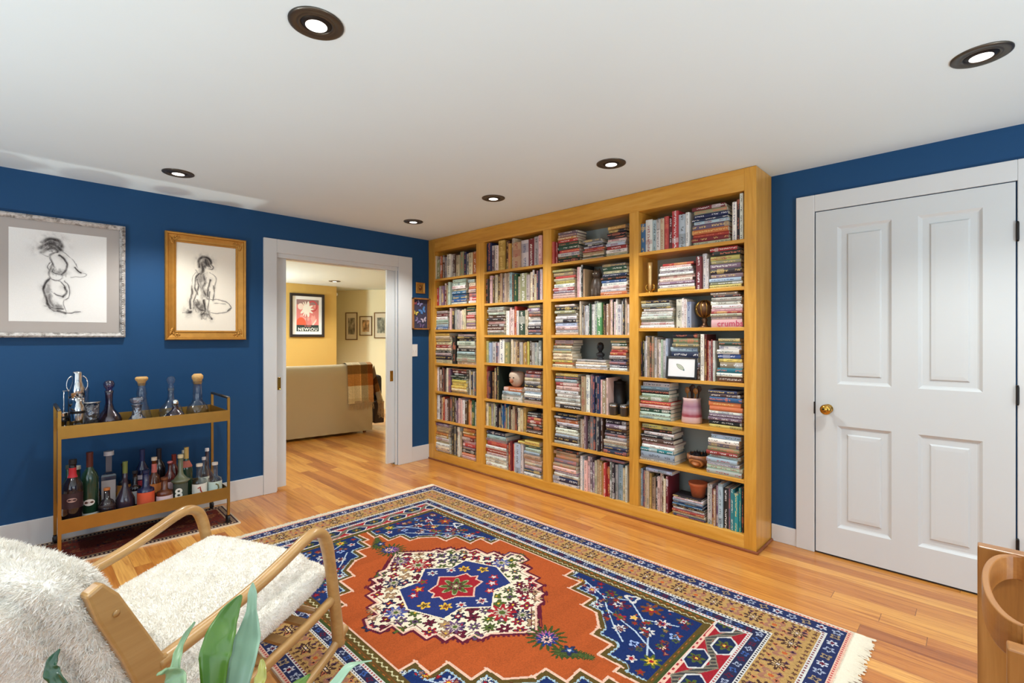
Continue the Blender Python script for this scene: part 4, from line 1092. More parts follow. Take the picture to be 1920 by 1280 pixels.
bx('switch_plate', -.039, .039, -.006, 0, -.062, .062, M['white'], t, bevel=.002)
for x in (-.016, .016): bx('toggle', x - .004, x + .004, -.013, -.005, -.010, .010, M['white'], t, bevel=.001)

# ---- pictures of the far room
def poster():
    H_, W_ = 200, 142; X, Y = np.meshgrid(np.linspace(0, 1, W_), np.linspace(1, 0, H_)); rg = np.random.RandomState(2)
    im = np.empty((H_, W_, 3)); im[:] = c3(214, 128, 124); f = fractal(H_, W_, rg, (5, 10, 20))
    im[f > .62] = c3(226, 160, 150); im[(Y < .16)] = c3(150, 120, 118)
    d = np.hypot((X - .72) / 1, (Y - .2) * 1.3); im[(np.abs(d - .2) < .03)] = c3(196, 80, 84)
    im[np.hypot(X - .2, (Y - .78)) < .22] = c3(222, 96, 70)
    a = np.arctan2(Y - .30, X - .45); r_ = np.hypot(X - .45, (Y - .30) * 1.25)
    im[r_ < .25 + .07 * np.cos(11 * a + 2 * np.sin(3 * a))] = c3(240, 234, 222); im[np.hypot(X - .18, (Y - .22) * 1.3) < .13] = c3(238, 214, 200)
    im[(np.abs((X - .45) - (Y - .6) * .03) < .012) & (Y > .45) & (Y < .8)] = c3(160, 110, 96)
    im[(np.abs((Y - .78) + (X - .75) * 1.0) < .04) & (X > .45) & (X < .9)] = c3(242, 206, 196)
    im[Y > .80] = c3(52, 62, 58); return im
t = thing('framed_poster', 'red and white poster in a black frame on the far mustard wall', 'picture', (.204, 3.49, 1.608))
frame_bars(.545, .682, 0, [(0, .001), (0, .024), (.008, .028), (.038, .024), (.042, .010)], 'frame', plain('black_lacquer', (40, 32, 32), .3), t)
bx('mount_board', -.236, .236, -.009, -.006, -.303, .303, M['white'], t)
o = raster('poster_sheet', poster(), .352, .500, M['paint_sheet'], t); o.location = (.006, -.0095, -.002)
for s, z, sz, c in (('NEWJOU', -.222, .068, (232, 230, 222)), ('IIII IIIIIIIII', -.170, .030, (214, 120, 110))):
    me = text_mesh(s, sz, .0005, .0016 if z < -.2 else 0, 1.18 if z < -.2 else 1.0)
    attach('lettering', me, plain('poster_ink', c, .8), t, loc=(.006, -.0105, z), rot=(R(90), 0, 0))
dA = (B_ - A_).normalized(); nA = Vector((dA.y, -dA.x))
if nA.dot(Vector((-3, -4)) - A_) < 0: nA = -nA
ang = math.atan2(-dA.y, -dA.x)
def far_picture(sd, zc, w, h, label, seed, tone):
    # sd: distance along the pale wall from its near end, measured on the wall face
    p = Vector((2.0, 2.65)) + (Vector((.8, 4.65)) - Vector((2.0, 2.65))).normalized() * sd
    # push on to the wall face
    off = (p - A_).dot(nA); p = p + nA * (.05 - off)
    t = thing('framed_print', label, 'picture', (p.x, p.y, zc), rz=math.atan2(nA.y, nA.x) + R(90), group='small prints on the pale wall')
    frame_bars(w, h, 0, [(0, .0005), (0, .016), (.006, .019), (.014, .016), (.016, .008)], 'frame', plain('dark_gilt', (116, 84, 44), .4, .4), t)
    bx('mount_board', -w / 2 + .012, w / 2 - .012, -.006, -.003, -h / 2 + .012, h / 2 - .012, plain('ivory_mount', (216, 204, 176), .9), t)
    rg = np.random.RandomState(seed); f = fractal(60, 40, rg, (4, 9, 18)); im = c3(*tone)[None, None] * (.35 + f[..., None] * 1.0)
    o = raster('print_sheet', np.clip(im, 0, 1), w * .56, h * .60, M['paint_sheet'], t); o.location = (0, -.0066, 0)
far_picture(1.508, 1.458, .235, .49, 'tall narrow dark print nearest the corner on the pale wall of the far room', 3, (150, 140, 120))
far_picture(1.225, 1.461, .245, .345, 'small sepia print, middle of the three on the pale wall of the far room', 4, (176, 140, 96))
far_picture(.93, 1.470, .26, .455, 'grey print half hidden by the pocket door, right of the sepia one', 5, (150, 150, 130))

# ================================================================== BAR CART
X0, X1, YF, YB = -2.866, -2.010, -0.498, -0.092
t = thing('bar_cart', 'brass two-tier bar cart crowded with bottles, against the blue wall', 'bar cart', ((X0 + X1) / 2, (YF + YB) / 2, 0))
ox, oy = (X0 + X1) / 2, (YF + YB) / 2
def L(x0, x1, y0, y1, z0, z1): return (x0 - ox, x1 - ox, y0 - oy, y1 - oy, z0, z1)
def tray(name, z0, z1):
    m = MB(); k = .004
    m.box(*L(X0 + .014, X1 - .014, YF, YF + k, z0, z1)); m.box(*L(X0 + .014, X1 - .014, YB - k, YB, z0, z1))
    m.box(*L(X0 + .014, X0 + .018, YF + k, YB - k, z0, z1)); m.box(*L(X1 - .018, X1 - .014, YF + k, YB - k, z0, z1))
    m.box(*L(X0 + .018, X1 - .018, YF + k, YB - k, z0, z0 + .004))
    o = m.build(name, M['brassy'], t, bevel=.001)
    bx('mirror_base', *L(X0 + .019, X1 - .019, YF + .005, YB - .005, z0 + .0042, z0 + .007), M['mirror'], o)
tray('upper_tray', .706, .778); tray('lower_tray', .178, .256)
for x in (X0 + .007, X1 - .007):
    for y in (YF + .008, YB - .008):
        bx('leg', *L(x - .008, x + .008, y - .008, y + .008, .066, .862), M['brassy'], t, bevel=.001)
        c = MB().lathe([(.008, .040), (.008, .066)], 12, x - ox, y - oy)
        c.box(x - ox - .012, x - ox + .012, y - oy - .002, y - oy + .024, .040, .046)
        for s in (-.012, .010): c.box(x - ox + s, x - ox + s + .002, y - oy + .002, y - oy + .022, .016, .042)
        c.build('caster_fork', M['blackmetal'], t)
        wv = MB().lathe([(.012, -.0085), (.022, -.009), (.0275, -.006), (.0275, .006), (.022, .009), (.012, .0085)], 24)
        wv.build('wheel', M['black'], t, loc=(x - ox, y - oy + .012, .0385), rot=(0, R(90), 0))
for x in (X0 + .007, X1 - .007):
    MB().tube([(x - ox, YF + .008 - oy, .862), (x - ox, YB - .008 - oy, .862)], .009, 12).build('handle', M['bronze'], t, smooth=True)

def liquid(name, c, rough=0.08):
    return plain(name, c, rough, 0, .15, 6, coat=.6)
GL = {'green': liquid('dark_green_bottle_glass', (34, 62, 44)), 'dark': liquid('near_black_bottle_glass', (34, 24, 28)), 'brown': liquid('amber_bottle_glass', (92, 44, 20)),
      'blue': liquid('dark_blue_bottle_glass', (26, 32, 70)), 'plum': liquid('smoky_plum_glass', (58, 44, 54)), 'red': liquid('red_brown_bottle_glass', (84, 26, 22)), 'olive': liquid('olive_bottle_glass', (96, 100, 74))}
BZ = .1853
def bottle(x, y, h, r, shape, gl, cap, capc, labels, label_text, cat='bottle', name='bottle', z=BZ):
    """labels = [(z0 frac, z1 frac, colour)]"""
    t = thing(name, label_text, cat, (x, y, z), rz=R(-8), group='bottles on the lower tray')
    sh = {'std': [(.86, 0), (1, .02), (1, .56), (.92, .64), (.55, .72), (.36, .78), (.33, .95)],
          'tall': [(.86, 0), (1, .02), (1, .62), (.8, .70), (.42, .76), (.36, .80), (.34, .95)],
          'squat': [(.80, 0), (1, .03), (1.06, .25), (1.0, .46), (.72, .60), (.38, .66), (.34, .93)],
          'round': [(.80, 0), (1.05, .04), (1.3, .16), (1.25, .30), (.80, .42), (.42, .52), (.32, .66), (.30, .95)],
          'jar': [(.88, 0), (1, .03), (1, .50), (.92, .56), (.50, .60), (.40, .64), (.38, .93)],
          'flat8': [(.90, 0), (.96, .02), (.96, .44), (1.25, .47), (1.28, .49), (.9, .52), (.42, .60), (.33, .66), (.33, .93)],
          'square': [(.9, 0), (1, .01), (1, .60), (.9, .63), (.42, .66), (.42, .93)]}[shape]
    prof = [(a * r, b * h) for a, b in sh]
    seg = 4 if shape == 'square' else 28
    mat = GL[gl] if gl in GL else M['clear']
    m = MB()
    if gl in GL: m.lathe([(.001, 0)] + prof, seg)
    else:
        k = .0025; inner = [(max(a - k, .002), b) for a, b in reversed(prof[1:])]; inner[-1] = (inner[-1][0], .006)
        m.lathe([(.001, 0)] + prof + inner + [(.001, .006)], seg, cap=False)
    m.build('glass_body', mat, t, smooth=(seg > 4), rot=(0, 0, R(45) if seg == 4 else 0))
    nr = prof[-1][0]
    ch = {'cork': .05, 'cap': .07, 'ball': .09, 'foil': .16}[cap]
    z1 = h * (1 - ch) if cap != 'foil' else h * .80
    if cap == 'ball': cp = [(nr * .6, h * .93), (nr * 1.2, h * .94), (nr * 1.5, h * .965), (nr * 1.2, h * .99), (.001, h)]
    elif cap == 'foil': cp = [(nr * 1.12, h * .78), (nr * 1.12, h * .97), (nr * 1.18, h * .972), (nr * 1.18, h), (.001, h)]
    else: cp = [(nr * 1.16, h * .93), (nr * 1.16, h * .998), (nr, h), (.001, h)]
    MB().lathe(cp, 20).build('stopper' if cap in ('cork', 'ball') else 'cap', plain('cap_finish', capc, .4, .1), t, smooth=False)
    for a, b, c in labels:
        def rad(zf):
            for (r0, z0), (r1, z1_) in zip(sh[:-1], sh[1:]):
                if z0 <= zf <= z1_: return r * (r0 + (r1 - r0) * (zf - z0) / max(1e-6, z1_ - z0))
            return r
        zs = [a + (b - a) * i / 6 for i in range(7)]
        if seg == 4:
            q = r * .7071 + .0006
            MB().box(-q * .9, q * .9, -q - .0006, -q, a * h, b * h).build('label', plain('paper_label', c, .6, 0, .05), t)
        else:
            m = MB(); n = 18; P = []
            for zf in zs:
                for i in range(n + 1):
                    an = R(-90) + R(-75) + R(150) * i / n; rr_ = rad(zf) + .0006; P.append((rr_ * math.cos(an), rr_ * math.sin(an), zf * h))
            F = [(j * (n + 1) + i, j * (n + 1) + i + 1, (j + 1) * (n + 1) + i + 1, (j + 1) * (n + 1) + i) for j in range(6) for i in range(n)]
            m.add(P, F).build('label', plain('paper_label', c, .6, 0, .05), t, smooth=True)
    return t
b1 = bottle(-2.800, -.425, .388, .047, 'std', 'dark', 'cap', (34, 30, 28), [(.74, .88, (190, 40, 50)), (.30, .52, (52, 28, 34))], 'dark bottle with a red neck band, leftmost in the front of the lower tray')
b2 = bottle(-2.722, -.375, .408, .042, 'tall', 'green', 'foil', (84, 34, 28), [(.02, .14, (226, 222, 214))], 'green vermouth bottle with a white oval label and dark red cap')
def oval(t, r, z, w, h_, c, c2):
    m = MB(); P = [(0, 0, z)]; n = 28
    def pt(k): 
        a = 2 * math.pi * k / n; x = w * math.cos(a); an = R(-90) + x / r
        return ((r + .0012) * math.cos(an), (r + .0012) * math.sin(an), z + h_ * math.sin(a))
    P = [((r + .0012) * math.cos(R(-90)), (r + .0012) * math.sin(R(-90)), z)] + [pt(k) for k in range(n)]
    m.add(P, [(0, 1 + k, 1 + (k + 1) % n) for k in range(n)])
    m.build('oval_label', plain('oval_paper', c, .6), t)
    me = text_mesh('CCCCO', .011, .0003, .0003); attach('label_mark', me, plain('label_ink', c2, .6), t, loc=(0, -r - .0018, z), rot=(R(90), 0, 0))
oval(b2, .042, .120, .026, .019, (232, 226, 220), (130, 50, 46)); oval(b1, .047, .165, .022, .012, (186, 150, 140), (70, 30, 34))
bottle(-2.648, -.42, .190, .041, 'squat', 'dark', 'cork', (190, 116, 60), [(.42, .5, (50, 32, 30))], 'short squat black bottle with a copper coloured cork at the front')
bottle(-2.558, -.385, .324, .038, 'round', 'plum', 'foil', (112, 122, 62), [], 'round bellied dark bottle with a long neck and olive green foil')
bottle(-2.462, -.43, .262, .045, 'jar', 'blue', 'cap', (30, 36, 70), [(.12, .50, (208, 84, 48))], 'dark blue bottle with an orange red sunset label at the front')
bottle(-2.366, -.43, .196, .045, 'jar', 'brown', 'cap', (120, 70, 40), [(.04, .44, (222, 196, 196))], 'amber bottle with a wide pale pink label at the front')
b8 = bottle(-2.276, -.41, .322, .043, 'flat8', 'olive', 'cork', (214, 200, 160), [(.02, .43, (70, 76, 64))], 'flat shouldered olive bottle marked with a big white 8')
me = text_mesh('8', .085, .0006, .002); attach('label_mark', me, plain('eight_ink', (236, 232, 220), .6), b8, loc=(-.012, -.0432, .078), rot=(R(90), 0, 0))
bottle(-2.222, -.31, .344, .036, 'std', 'green', 'foil', (204, 172, 100), [(.62, .74, (176, 92, 76))], 'dark green bottle with tall gold foil round its neck')
b9 = bottle(-2.172, -.42, .244, .043, 'jar', 'clear', 'cork', (226, 214, 196), [(.04, .48, (232, 226, 212))], 'clear bottle with a cream label and small red figure, second from right')
b10 = bottle(-2.081, -.42, .236, .042, 'jar', 'clear', 'cork', (222, 214, 204), [(.04, .48, (206, 222, 210))], 'clear bottle with a pale green label, rightmost in the front row')
for bb, c, pts in ((b9, (170, 60, 46), [(-.012, .09), (0, .10), (.004, .075), (.012, .06), (.002, .05), (-.006, .04), (.004, .03)]), (b10, (110, 104, 60), [(.0, .10), (.014, .09), (.018, .07), (.008, .05), (.016, .035)])):
    m = MB().tube([(x, -.0440 + .3 * x * x * 30, z) for x, z in pts], .0045, 6, flat=.5); m.build('label_mark', plain('label_picture', c, .7, 0, .3), bb)
bottle(-2.622, -.26, .379, .052, 'square', 'clear', 'cork', (206, 208, 214), [(.12, .54, (176, 166, 164))], 'tall square clear bottle with a grey label and glass stopper')
bottle(-2.765, -.17, .296, .045, 'jar', 'green', 'cap', (226, 216, 196), [(.04, .50, (232, 222, 200))], 'bottle with a large cream label behind the green vermouth bottle')
bottle(-2.535, -.17, .270, .036, 'jar', 'dark', 'cap', (40, 32, 30), [(.10, .50, (218, 142, 60))], 'dark bottle with an orange label, at the back beside the square one')
bottle(-2.445, -.20, .350, .038, 'std', 'blue', 'foil', (44, 50, 96), [(.30, .44, (190, 60, 70)), (.46, .54, (206, 190, 196))], 'tall dark blue bottle with a red and white label at the back')
bottle(-2.350, -.17, .335, .038, 'tall', 'dark', 'foil', (40, 30, 40), [], 'tall black bottle with black foil at the back, middle of the tray')
bottle(-2.398, -.30, .308, .040, 'squat', 'brown', 'cap', (226, 204, 180), [(.28, .46, (222, 130, 60)), (.68, .86, (206, 110, 100))], 'amber bottle with a pink neck band and orange label')
bottle(-2.275, -.22, .290, .036, 'std', 'red', 'foil', (132, 44, 30), [(.3, .5, (222, 180, 176))], 'brown red bottle with a rust foil cap at the back')
bottle(-2.079, -.22, .300, .037, 'round', 'plum', 'cork', (228, 224, 226), [], 'dark round bottle with a white stopper at the back right')
bottle(-2.204, -.155, .296, .034, 'std', 'olive', 'cork', (228, 220, 196), [(.5, .64, (230, 226, 216))], 'olive green bottle with a white neck label at the back')
bottle(-2.808, -.25, .325, .034, 'std', 'green', 'cap', (60, 70, 60), [], 'pale green bottle in the back left corner of the lower tray')
bottle(-2.492, -.26, .230, .034, 'jar', 'dark', 'cap', (50, 46, 50), [(.1, .46, (206, 204, 206))], 'short dark bottle with a white label behind the round bellied one')
bottle(-2.312, -.30, .268, .034, 'std', 'red', 'ball', (206, 120, 120), [(.3, .5, (226, 190, 190))], 'reddish bottle with a pink label and round stopper')
bottle(-2.122, -.32, .262, .032, 'std', 'clear', 'cork', (214, 206, 206), [(.06, .5, (214, 220, 206))], 'slim clear bottle behind the two pale labelled ones')
bottle(-2.690, -.20, .215, .034, 'std', 'dark', 'cap', (46, 40, 40), [(.1, .45, (60, 50, 54))], 'short black bottle at the back between green and square bottles')

# ---- glassware and tools on the upper tray
TZ = .7133
def vessel(name, label, cat, x, y, prof, mat, k=.0025, extra=None, group='glassware on the upper tray', seg=32):
    t = thing(name, label, cat, (x, y, TZ), group=group)
    inner = [(max(a - k, .0015), max(b, .006)) for a, b in reversed(prof)]
    MB().lathe([(.001, 0)] + prof + inner + [(.001, .006)], seg, cap=False).build('vessel_body', mat, t, smooth=True)
    if extra: extra(t)
    return t
M['violet'] = thin_glass('smoky_violet_glass', (206, 182, 206), .12)
def stop(prof, mat, smooth=True):
    return lambda t: MB().lathe(prof, 28).build('stopper', mat, t, smooth=smooth)
vessel('decanter', 'smoky violet decanter with a round stopper on the upper tray', 'decanter', -2.619, -.24,
       [(.050, 0), (.064, .02), (.066, .045), (.052, .075), (.026, .11), (.018, .15), (.020, .20), (.023, .225)], M['violet'], extra=stop([(.014, .21), (.016, .235), (.026, .25), (.029, .268), (.022, .285), (.001, .292)], M['violet']))
vessel('decanter', 'cut crystal ship decanter with a flat disc stopper', 'decanter', -2.499, -.38,
       [(.085, 0), (.088, .006), (.070, .03), (.040, .055), (.026, .08), (.024, .12), (.027, .135), (.034, .14)], M['crystal'], seg=12, extra=stop([(.016, .13), (.018, .145), (.034, .155), (.038, .172), (.030, .185), (.001, .186)], M['crystal'], False))
vessel('decanter', 'tall conical clear decanter with a cork ball stopper', 'decanter', -2.455, -.24,
       [(.062, 0), (.065, .008), (.048, .07), (.033, .13), (.026, .175), (.030, .195), (.026, .21), (.022, .24), (.030, .262)], M['clear'], extra=stop([(.018, .245), (.022, .268), (.034, .284), (.035, .295), (.028, .302), (.001, .304)], M['cork']))
vessel('decanter', 'low squat silver grey decanter between the conical and ball stoppered ones', 'decanter', -2.299, -.38,
       [(.034, 0), (.050, .015), (.056, .04), (.044, .065), (.020, .085), (.016, .105), (.020, .115)], M['violet'], extra=stop([(.010, .105), (.018, .12), (.020, .135), (.012, .15), (.001, .152)], M['chrome']))
vessel('decanter', 'globe shaped clear decanter with a glass ball stopper', 'decanter', -2.296, -.24,
       [(.038, 0), (.062, .025), (.070, .055), (.060, .09), (.034, .12), (.020, .15), (.018, .19), (.022, .215)], M['clear'], extra=stop([(.014, .20), (.020, .225), (.012, .24), (.024, .258), (.028, .275), (.020, .292), (.001, .30)], M['clear']))
vessel('decanter', 'clear bell shaped decanter with cork stopper, rightmost on the cart', 'decanter', -2.146, -.26,
       [(.062, .004), (.066, .012), (.067, .05), (.058, .085), (.036, .11), (.029, .13), (.028, .24), (.038, .256)], M['clear'], extra=stop([(.024, .235), (.027, .262), (.034, .274), (.034, .292), (.022, .306), (.001, .307)], M['cork']))
t = thing('coaster', 'pale pink cork coaster under the rightmost decanter', 'coaster', (-2.115, -.33, TZ)); MB().lathe([(.001, 0), (.05, 0), (.05, .0032), (.001, .0032)], 24).build('disc', plain('blush_coaster', (222, 190, 170), .8), t)
# shaker and bar tools, left end
t = thing('cocktail_shaker', 'tall polished steel cocktail shaker standing at the left end of the tray', 'cocktail shaker', (-2.772, -.30, TZ), group='bar tools')
MB().lathe([(.001, 0), (.030, 0), (.033, .01), (.038, .18), (.0385, .20)], 32).build('cup', M['chrome'], t, smooth=True)
MB().lathe([(.0385, .20), (.036, .25), (.028, .285), (.024, .30), (.024, .345), (.020, .355), (.001, .357)], 32).build('lid', M['chrome'], t, smooth=True)
for sx in (-1, 1): MB().tube(curve_pts([(sx * .036, 0, .24), (sx * .047, 0, .27), (sx * .042, 0, .31), (sx * .025, 0, .33)], 4), .003, 8).build('handle', M['chrome'], t, smooth=True)
t = thing('cocktail_shaker', 'shorter banded steel shaker in front of the tall one', 'cocktail shaker', (-2.775, -.39, TZ), group='bar tools')
MB().lathe([(.001, 0), (.027, 0), (.030, .01), (.034, .13), (.030, .16), (.020, .18), (.020, .205), (.001, .21)], 28).build('cup', M['chrome'], t, smooth=True)
MB().lathe([(.0345, .118), (.036, .122), (.036, .130), (.0345, .134)], 28, cap=False).build('collar_band', M['blackmetal'], t)
t = thing('tool_stand', 'chrome stand of bar tools with twisted handles, behind the shakers', 'bar tools', (-2.790, -.19, TZ), group='bar tools')
MB().lathe([(.001, 0), (.045, 0), (.045, .006), (.006, .010), (.005, .25), (.001, .252)], 24).build('stand', M['chrome'], t, smooth=True)
MB().tube([(-.04, 0, .235), (.04, 0, .235)], .003, 8).build('cross_bar', M['chrome'], t)
for k, (x, c) in enumerate(((-.034, 'chrome'), (-.012, 'blackmetal'), (.012, 'chrome'), (.034, 'chrome'))):
    MB().tube([(x, .012, .232), (x, .012, .12), (x, .012, .05)], [.003, .004, .007], 8).build('bar_tool', M[c], t, smooth=True)
t = thing('jigger', 'striped double ended steel jigger leaning at the left cart leg', 'jigger', (-2.828, -.30, TZ), group='bar tools')
MB().lathe([(.001, 0), (.022, 0), (.020, .004), (.010, .04), (.009, .05), (.019, .115), (.020, .12), (.001, .121)], 24).build('cup', M['chrome'], t, smooth=True)
for z in (.066, .086): MB().lathe([(.0135 + (z - .066) * .15, z), (.0155 + (z - .066) * .15, z + .004), (.0145 + (z - .066) * .15, z + .010)], 24, cap=False).build('stripe', M['black'], t)
for k, (x, y, c, lb) in enumerate(((-2.822, -.43, (60, 26, 30), 'small dark red glass tumbler at the front left corner'), (-2.765, -.455, (150, 160, 156), 'small pale grey glass tumbler beside the dark red one'),
                                   (-2.70, -.44, (120, 78, 52), 'low amber glass bowl in front of the shakers'), (-2.645, -.40, (84, 60, 40), 'low brown tortoiseshell glass bowl near the violet decanter'))):
    r_ = .026 if k < 2 else .034
    vessel('tumbler' if k < 2 else 'glass_bowl', lb, 'glass', x, y, [(r_ * .8, 0), (r_, .01), (r_ * 1.05, .052 if k < 2 else .036)], thin_glass('tinted_tumbler_glass', tuple(int(90 + v * .65) for v in c), .12), group='small coloured glasses')

vessel('mixing_glass', 'clear mixing glass beside the tall steel shaker', 'mixing glass', -2.715, -.34, [(.030, 0), (.038, .006), (.041, .10), (.043, .17)], M['crystal'], group='bar tools')
t = thing('cocktail_strainer', 'steel cocktail strainer with coiled rim on the mixing glass', 'strainer', (-2.715, -.34, TZ + .171), group='bar tools')
MB().lathe([(.001, .004), (.045, .004), (.047, .001), (.045, .0), (.001, .001)], 28).build('strainer_plate', M['chrome'], t, smooth=True)
MB().tube(curve_pts([(-.03, .0, .008), (-.05, .0, .02), (-.075, .0, .035)], 5), [.005] * 11, 8).build('strainer_handle', M['chrome'], t, smooth=True)
MB().tube([(.046 * math.cos(a), .046 * math.sin(a), .0) for a in np.linspace(0, 6.28, 25)], .0035, 6).build('spring_coil', M['chrome'], t, smooth=True)
vessel('highball_glass', 'tall clear glass standing between mixing glass and violet decanter', 'glass', -2.745, -.20, [(.030, 0), (.033, .006), (.036, .20), (.037, .25)], M['clear'], group='bar tools')

# An added lamp under the floor stands for the downlight's bounce off the tray mirror: its beam runs as
# if from the downlight's mirror image, only in the directions that meet the mirror, and the glassware shades it.
MIRZ = .7130
def mirror_bounce(lx, ly, lz):
    d = bpy.data.lights.new('mirror_reflection', 'POINT'); d.energy = 50 * 1.5; d.color = (.98, .98, .93); d.shadow_soft_size = .03
    d.use_nodes = True; nt = d.node_tree; em = nt.nodes['Emission']
    tc = nt.nodes.new('ShaderNodeTexCoord'); sp = nt.nodes.new('ShaderNodeSeparateXYZ'); nt.links.new(tc.outputs['Normal'], sp.inputs[0])
    def mth(op, a, b):
        x = nt.nodes.new('ShaderNodeMath'); x.operation = op
        for i, q in enumerate((a, b)):
            if isinstance(q, (int, float)): x.inputs[i].default_value = q
            else: nt.links.new(q, x.inputs[i])
        return x.outputs[0]
    az = mth('ABSOLUTE', sp.outputs[2], 0); vz = 2 * MIRZ - lz; hgt = MIRZ - vz
    m = None
    for k, (a, b) in enumerate(((X0 + .019 - lx, X1 - .019 - lx), (YF + .005 - ly, YB - .005 - ly))):
        q = mth('DIVIDE', sp.outputs[k], az)
        r = mth('MULTIPLY', mth('GREATER_THAN', q, a / hgt), mth('LESS_THAN', q, b / hgt)); m = r if m is None else mth('MULTIPLY', m, r)
    nt.links.new(m, em.inputs['Strength'])
    o = bpy.data.objects.new('mirror_reflection', d); o.location = (lx, ly, vz); COL.objects.link(o)
    rc = bpy.data.collections.new('mirror_light_receivers'); bc_ = bpy.data.collections.new('mirror_light_blockers')
    for q in bpy.data.objects:
        if q.type != 'MESH': continue
        if q.name.startswith('ceiling') and q.parent is None: rc.objects.link(q)
        root = q
        while root.parent: root = root.parent
        if root.get('group') in ('glassware on the upper tray', 'bar tools', 'small coloured glasses') or root.get('category') == 'coaster': bc_.objects.link(q)
    o.light_linking.receiver_collection = rc; o.light_linking.blocker_collection = bc_
mirror_bounce(DOWN[2][0], DOWN[2][1], CEIL - .03)

# ================================================================== THINGS ON THE SHELVES
def lathe_part(name, prof, mat, t, seg=28, smooth=True, **kw): return MB().lathe(prof, seg).build(name, mat, t, smooth=smooth, **kw)
def cellz(b, r): return SH[b][r - 1] + .0005
# pig-faced pot on the orange book
stack_top = max((q['pos'][2] + q['th'] / 2) for q in recs if q['b'] == 2 and q['r'] == 5 and q['kind'] == 'H' and q['gi'] == 1)
t = thing('animal_pot', 'pale pottery bowl shaped like an animal face, on the orange book, fifth shelf', 'pottery bowl', (.085, -1.20, stack_top + .002))
M['stone'] = plain('speckled_pale_pottery', (206, 182, 160), .6, 0, .15, 60)
lathe_part('bowl', [(.001, 0), (.03, .002), (.055, .03), (.068, .07), (.070, .105), (.062, .125), (.050, .135), (.046, .13), (.05, .11), (.001, .09)], M['stone'], t)
for sy in (-1, 1):
    lathe_part('eye', [(.001, -.006), (.006, -.003), (.006, .003), (.001, .006)], M['black'], t, loc=(-.066, sy * .022, .085))
    MB().prism([(sy * .03 - .012, .115), (sy * .03 + .012, .115), (sy * .038, .142)], -.030, -.020, 'x').build('ear', plain('pink_ear', (170, 96, 96), .6), t)
lathe_part('snout', [(.016, 0), (.018, .012), (.015, .018), (.001, .019)], plain('rust_snout', (170, 100, 70), .6), t, loc=(-.062, 0, .055), rot=(0, R(-90), 0))
# brown cat figurine
t = thing('cat_figurine', 'dark mottled cat figurine with pale eyes on the second shelf', 'figurine', (.10, -2.045, cellz(3, 2)))
M['catfur'] = plain('mottled_brown_glaze', (84, 70, 60), .35, 0, .6, 50, .3)
MB().lathe([(.001, 0), (.052, .002), (.060, .03), (.056, .09), (.044, .13), (.030, .155), (.001, .16)], 24, sx=.9).build('body', M['catfur'], t, smooth=True)
hd = MB().lathe([(.001, -.034), (.026, -.024), (.037, 0), (.030, .022), (.001, .034)], 24).build('head', M['catfur'], t, smooth=True, loc=(-.012, -.004, .172))
for sy in (-1, 1):
    MB().lathe([(.013, 0), (.001, .030)], 8).build('ear', M['catfur'], hd, loc=(0, sy * .022, .020))
    lathe_part('eye', [(.001, -.005), (.006, 0), (.001, .005)], plain('pale_eye', (226, 222, 206), .2), hd, loc=(-.034, sy * .014, .006))
    MB().lathe([(.001, 0), (.014, .003), (.013, .02), (.009, .06), (.001, .07)], 12).build('paw', M['catfur'], t, smooth=True, loc=(-.045, sy * .018, 0))
# black bust on the flat books
stack_top = max((q['pos'][2] + q['th'] / 2) for q in recs if q['b'] == 3 and q['r'] == 4 and q['kind'] == 'H' and q['gi'] == 2)
t = thing('bust_figurine', 'small black carved bust on flat books, fourth shelf of the third bay', 'figurine', (.10, -2.07, stack_top + .001))
MB().lathe([(.001, 0), (.030, 0), (.030, .008), (.018, .016), (.034, .03), (.036, .045), (.014, .058), (.014, .068)], 20, sx=.7).build('shoulders', M['black'], t, smooth=True)
MB().lathe([(.001, .062), (.016, .068), (.026, .088), (.026, .11), (.018, .128), (.001, .134)], 20).build('head', M['black'], t, smooth=True)
MB().prism([(-.006, .092), (.006, .092), (0, .106)], -.034, -.024, 'x').build('nose', M['black'], t)
# black speaker-like box and two little dark cups
t = thing('black_canister', 'tall matt black canister at the right of the fifth shelf, third bay', 'canister', (.13, -2.222, cellz(3, 5)))
lathe_part('can', [(.001, 0), (.044, 0), (.046, .004), (.046, .225), (.001, .226)], M['black'], t)
lathe_part('lid', [(.047, .226), (.047, .242), (.02, .246), (.012, .256), (.001, .258)], M['blackmetal'], t)
for k, (y, lb) in enumerate(((-2.225, 'small pewter cup in front of the black canister, fifth shelf'), (-2.312, 'small pewter cup beside the bay upright, fifth shelf, third bay'))):
    t = thing('pewter_cup', lb, 'cup', (.045, y, cellz(3, 5)), group='small pewter cups')
    lathe_part('cup', [(.001, 0), (.026, 0), (.028, .004), (.031, .07), (.033, .084), (.030, .084), (.027, .01), (.001, .008)], plain('dull_pewter', (92, 88, 84), .35, .8), t)
    lathe_part('rim_band', [(.031, .062), (.0335, .066), (.0335, .072), (.0315, .075)], M['chrome'], t)
t = thing('dark_flask', 'dark round stone flask at the right end of the fifth shelf, third bay', 'flask', (.14, -2.322, cellz(3, 5)))
lathe_part('flask_body', [(.001, 0), (.03, 0), (.045, .03), (.045, .08), (.028, .12), (.018, .14), (.022, .16), (.001, .161)], plain('slate_glaze', (70, 74, 74), .4), t)
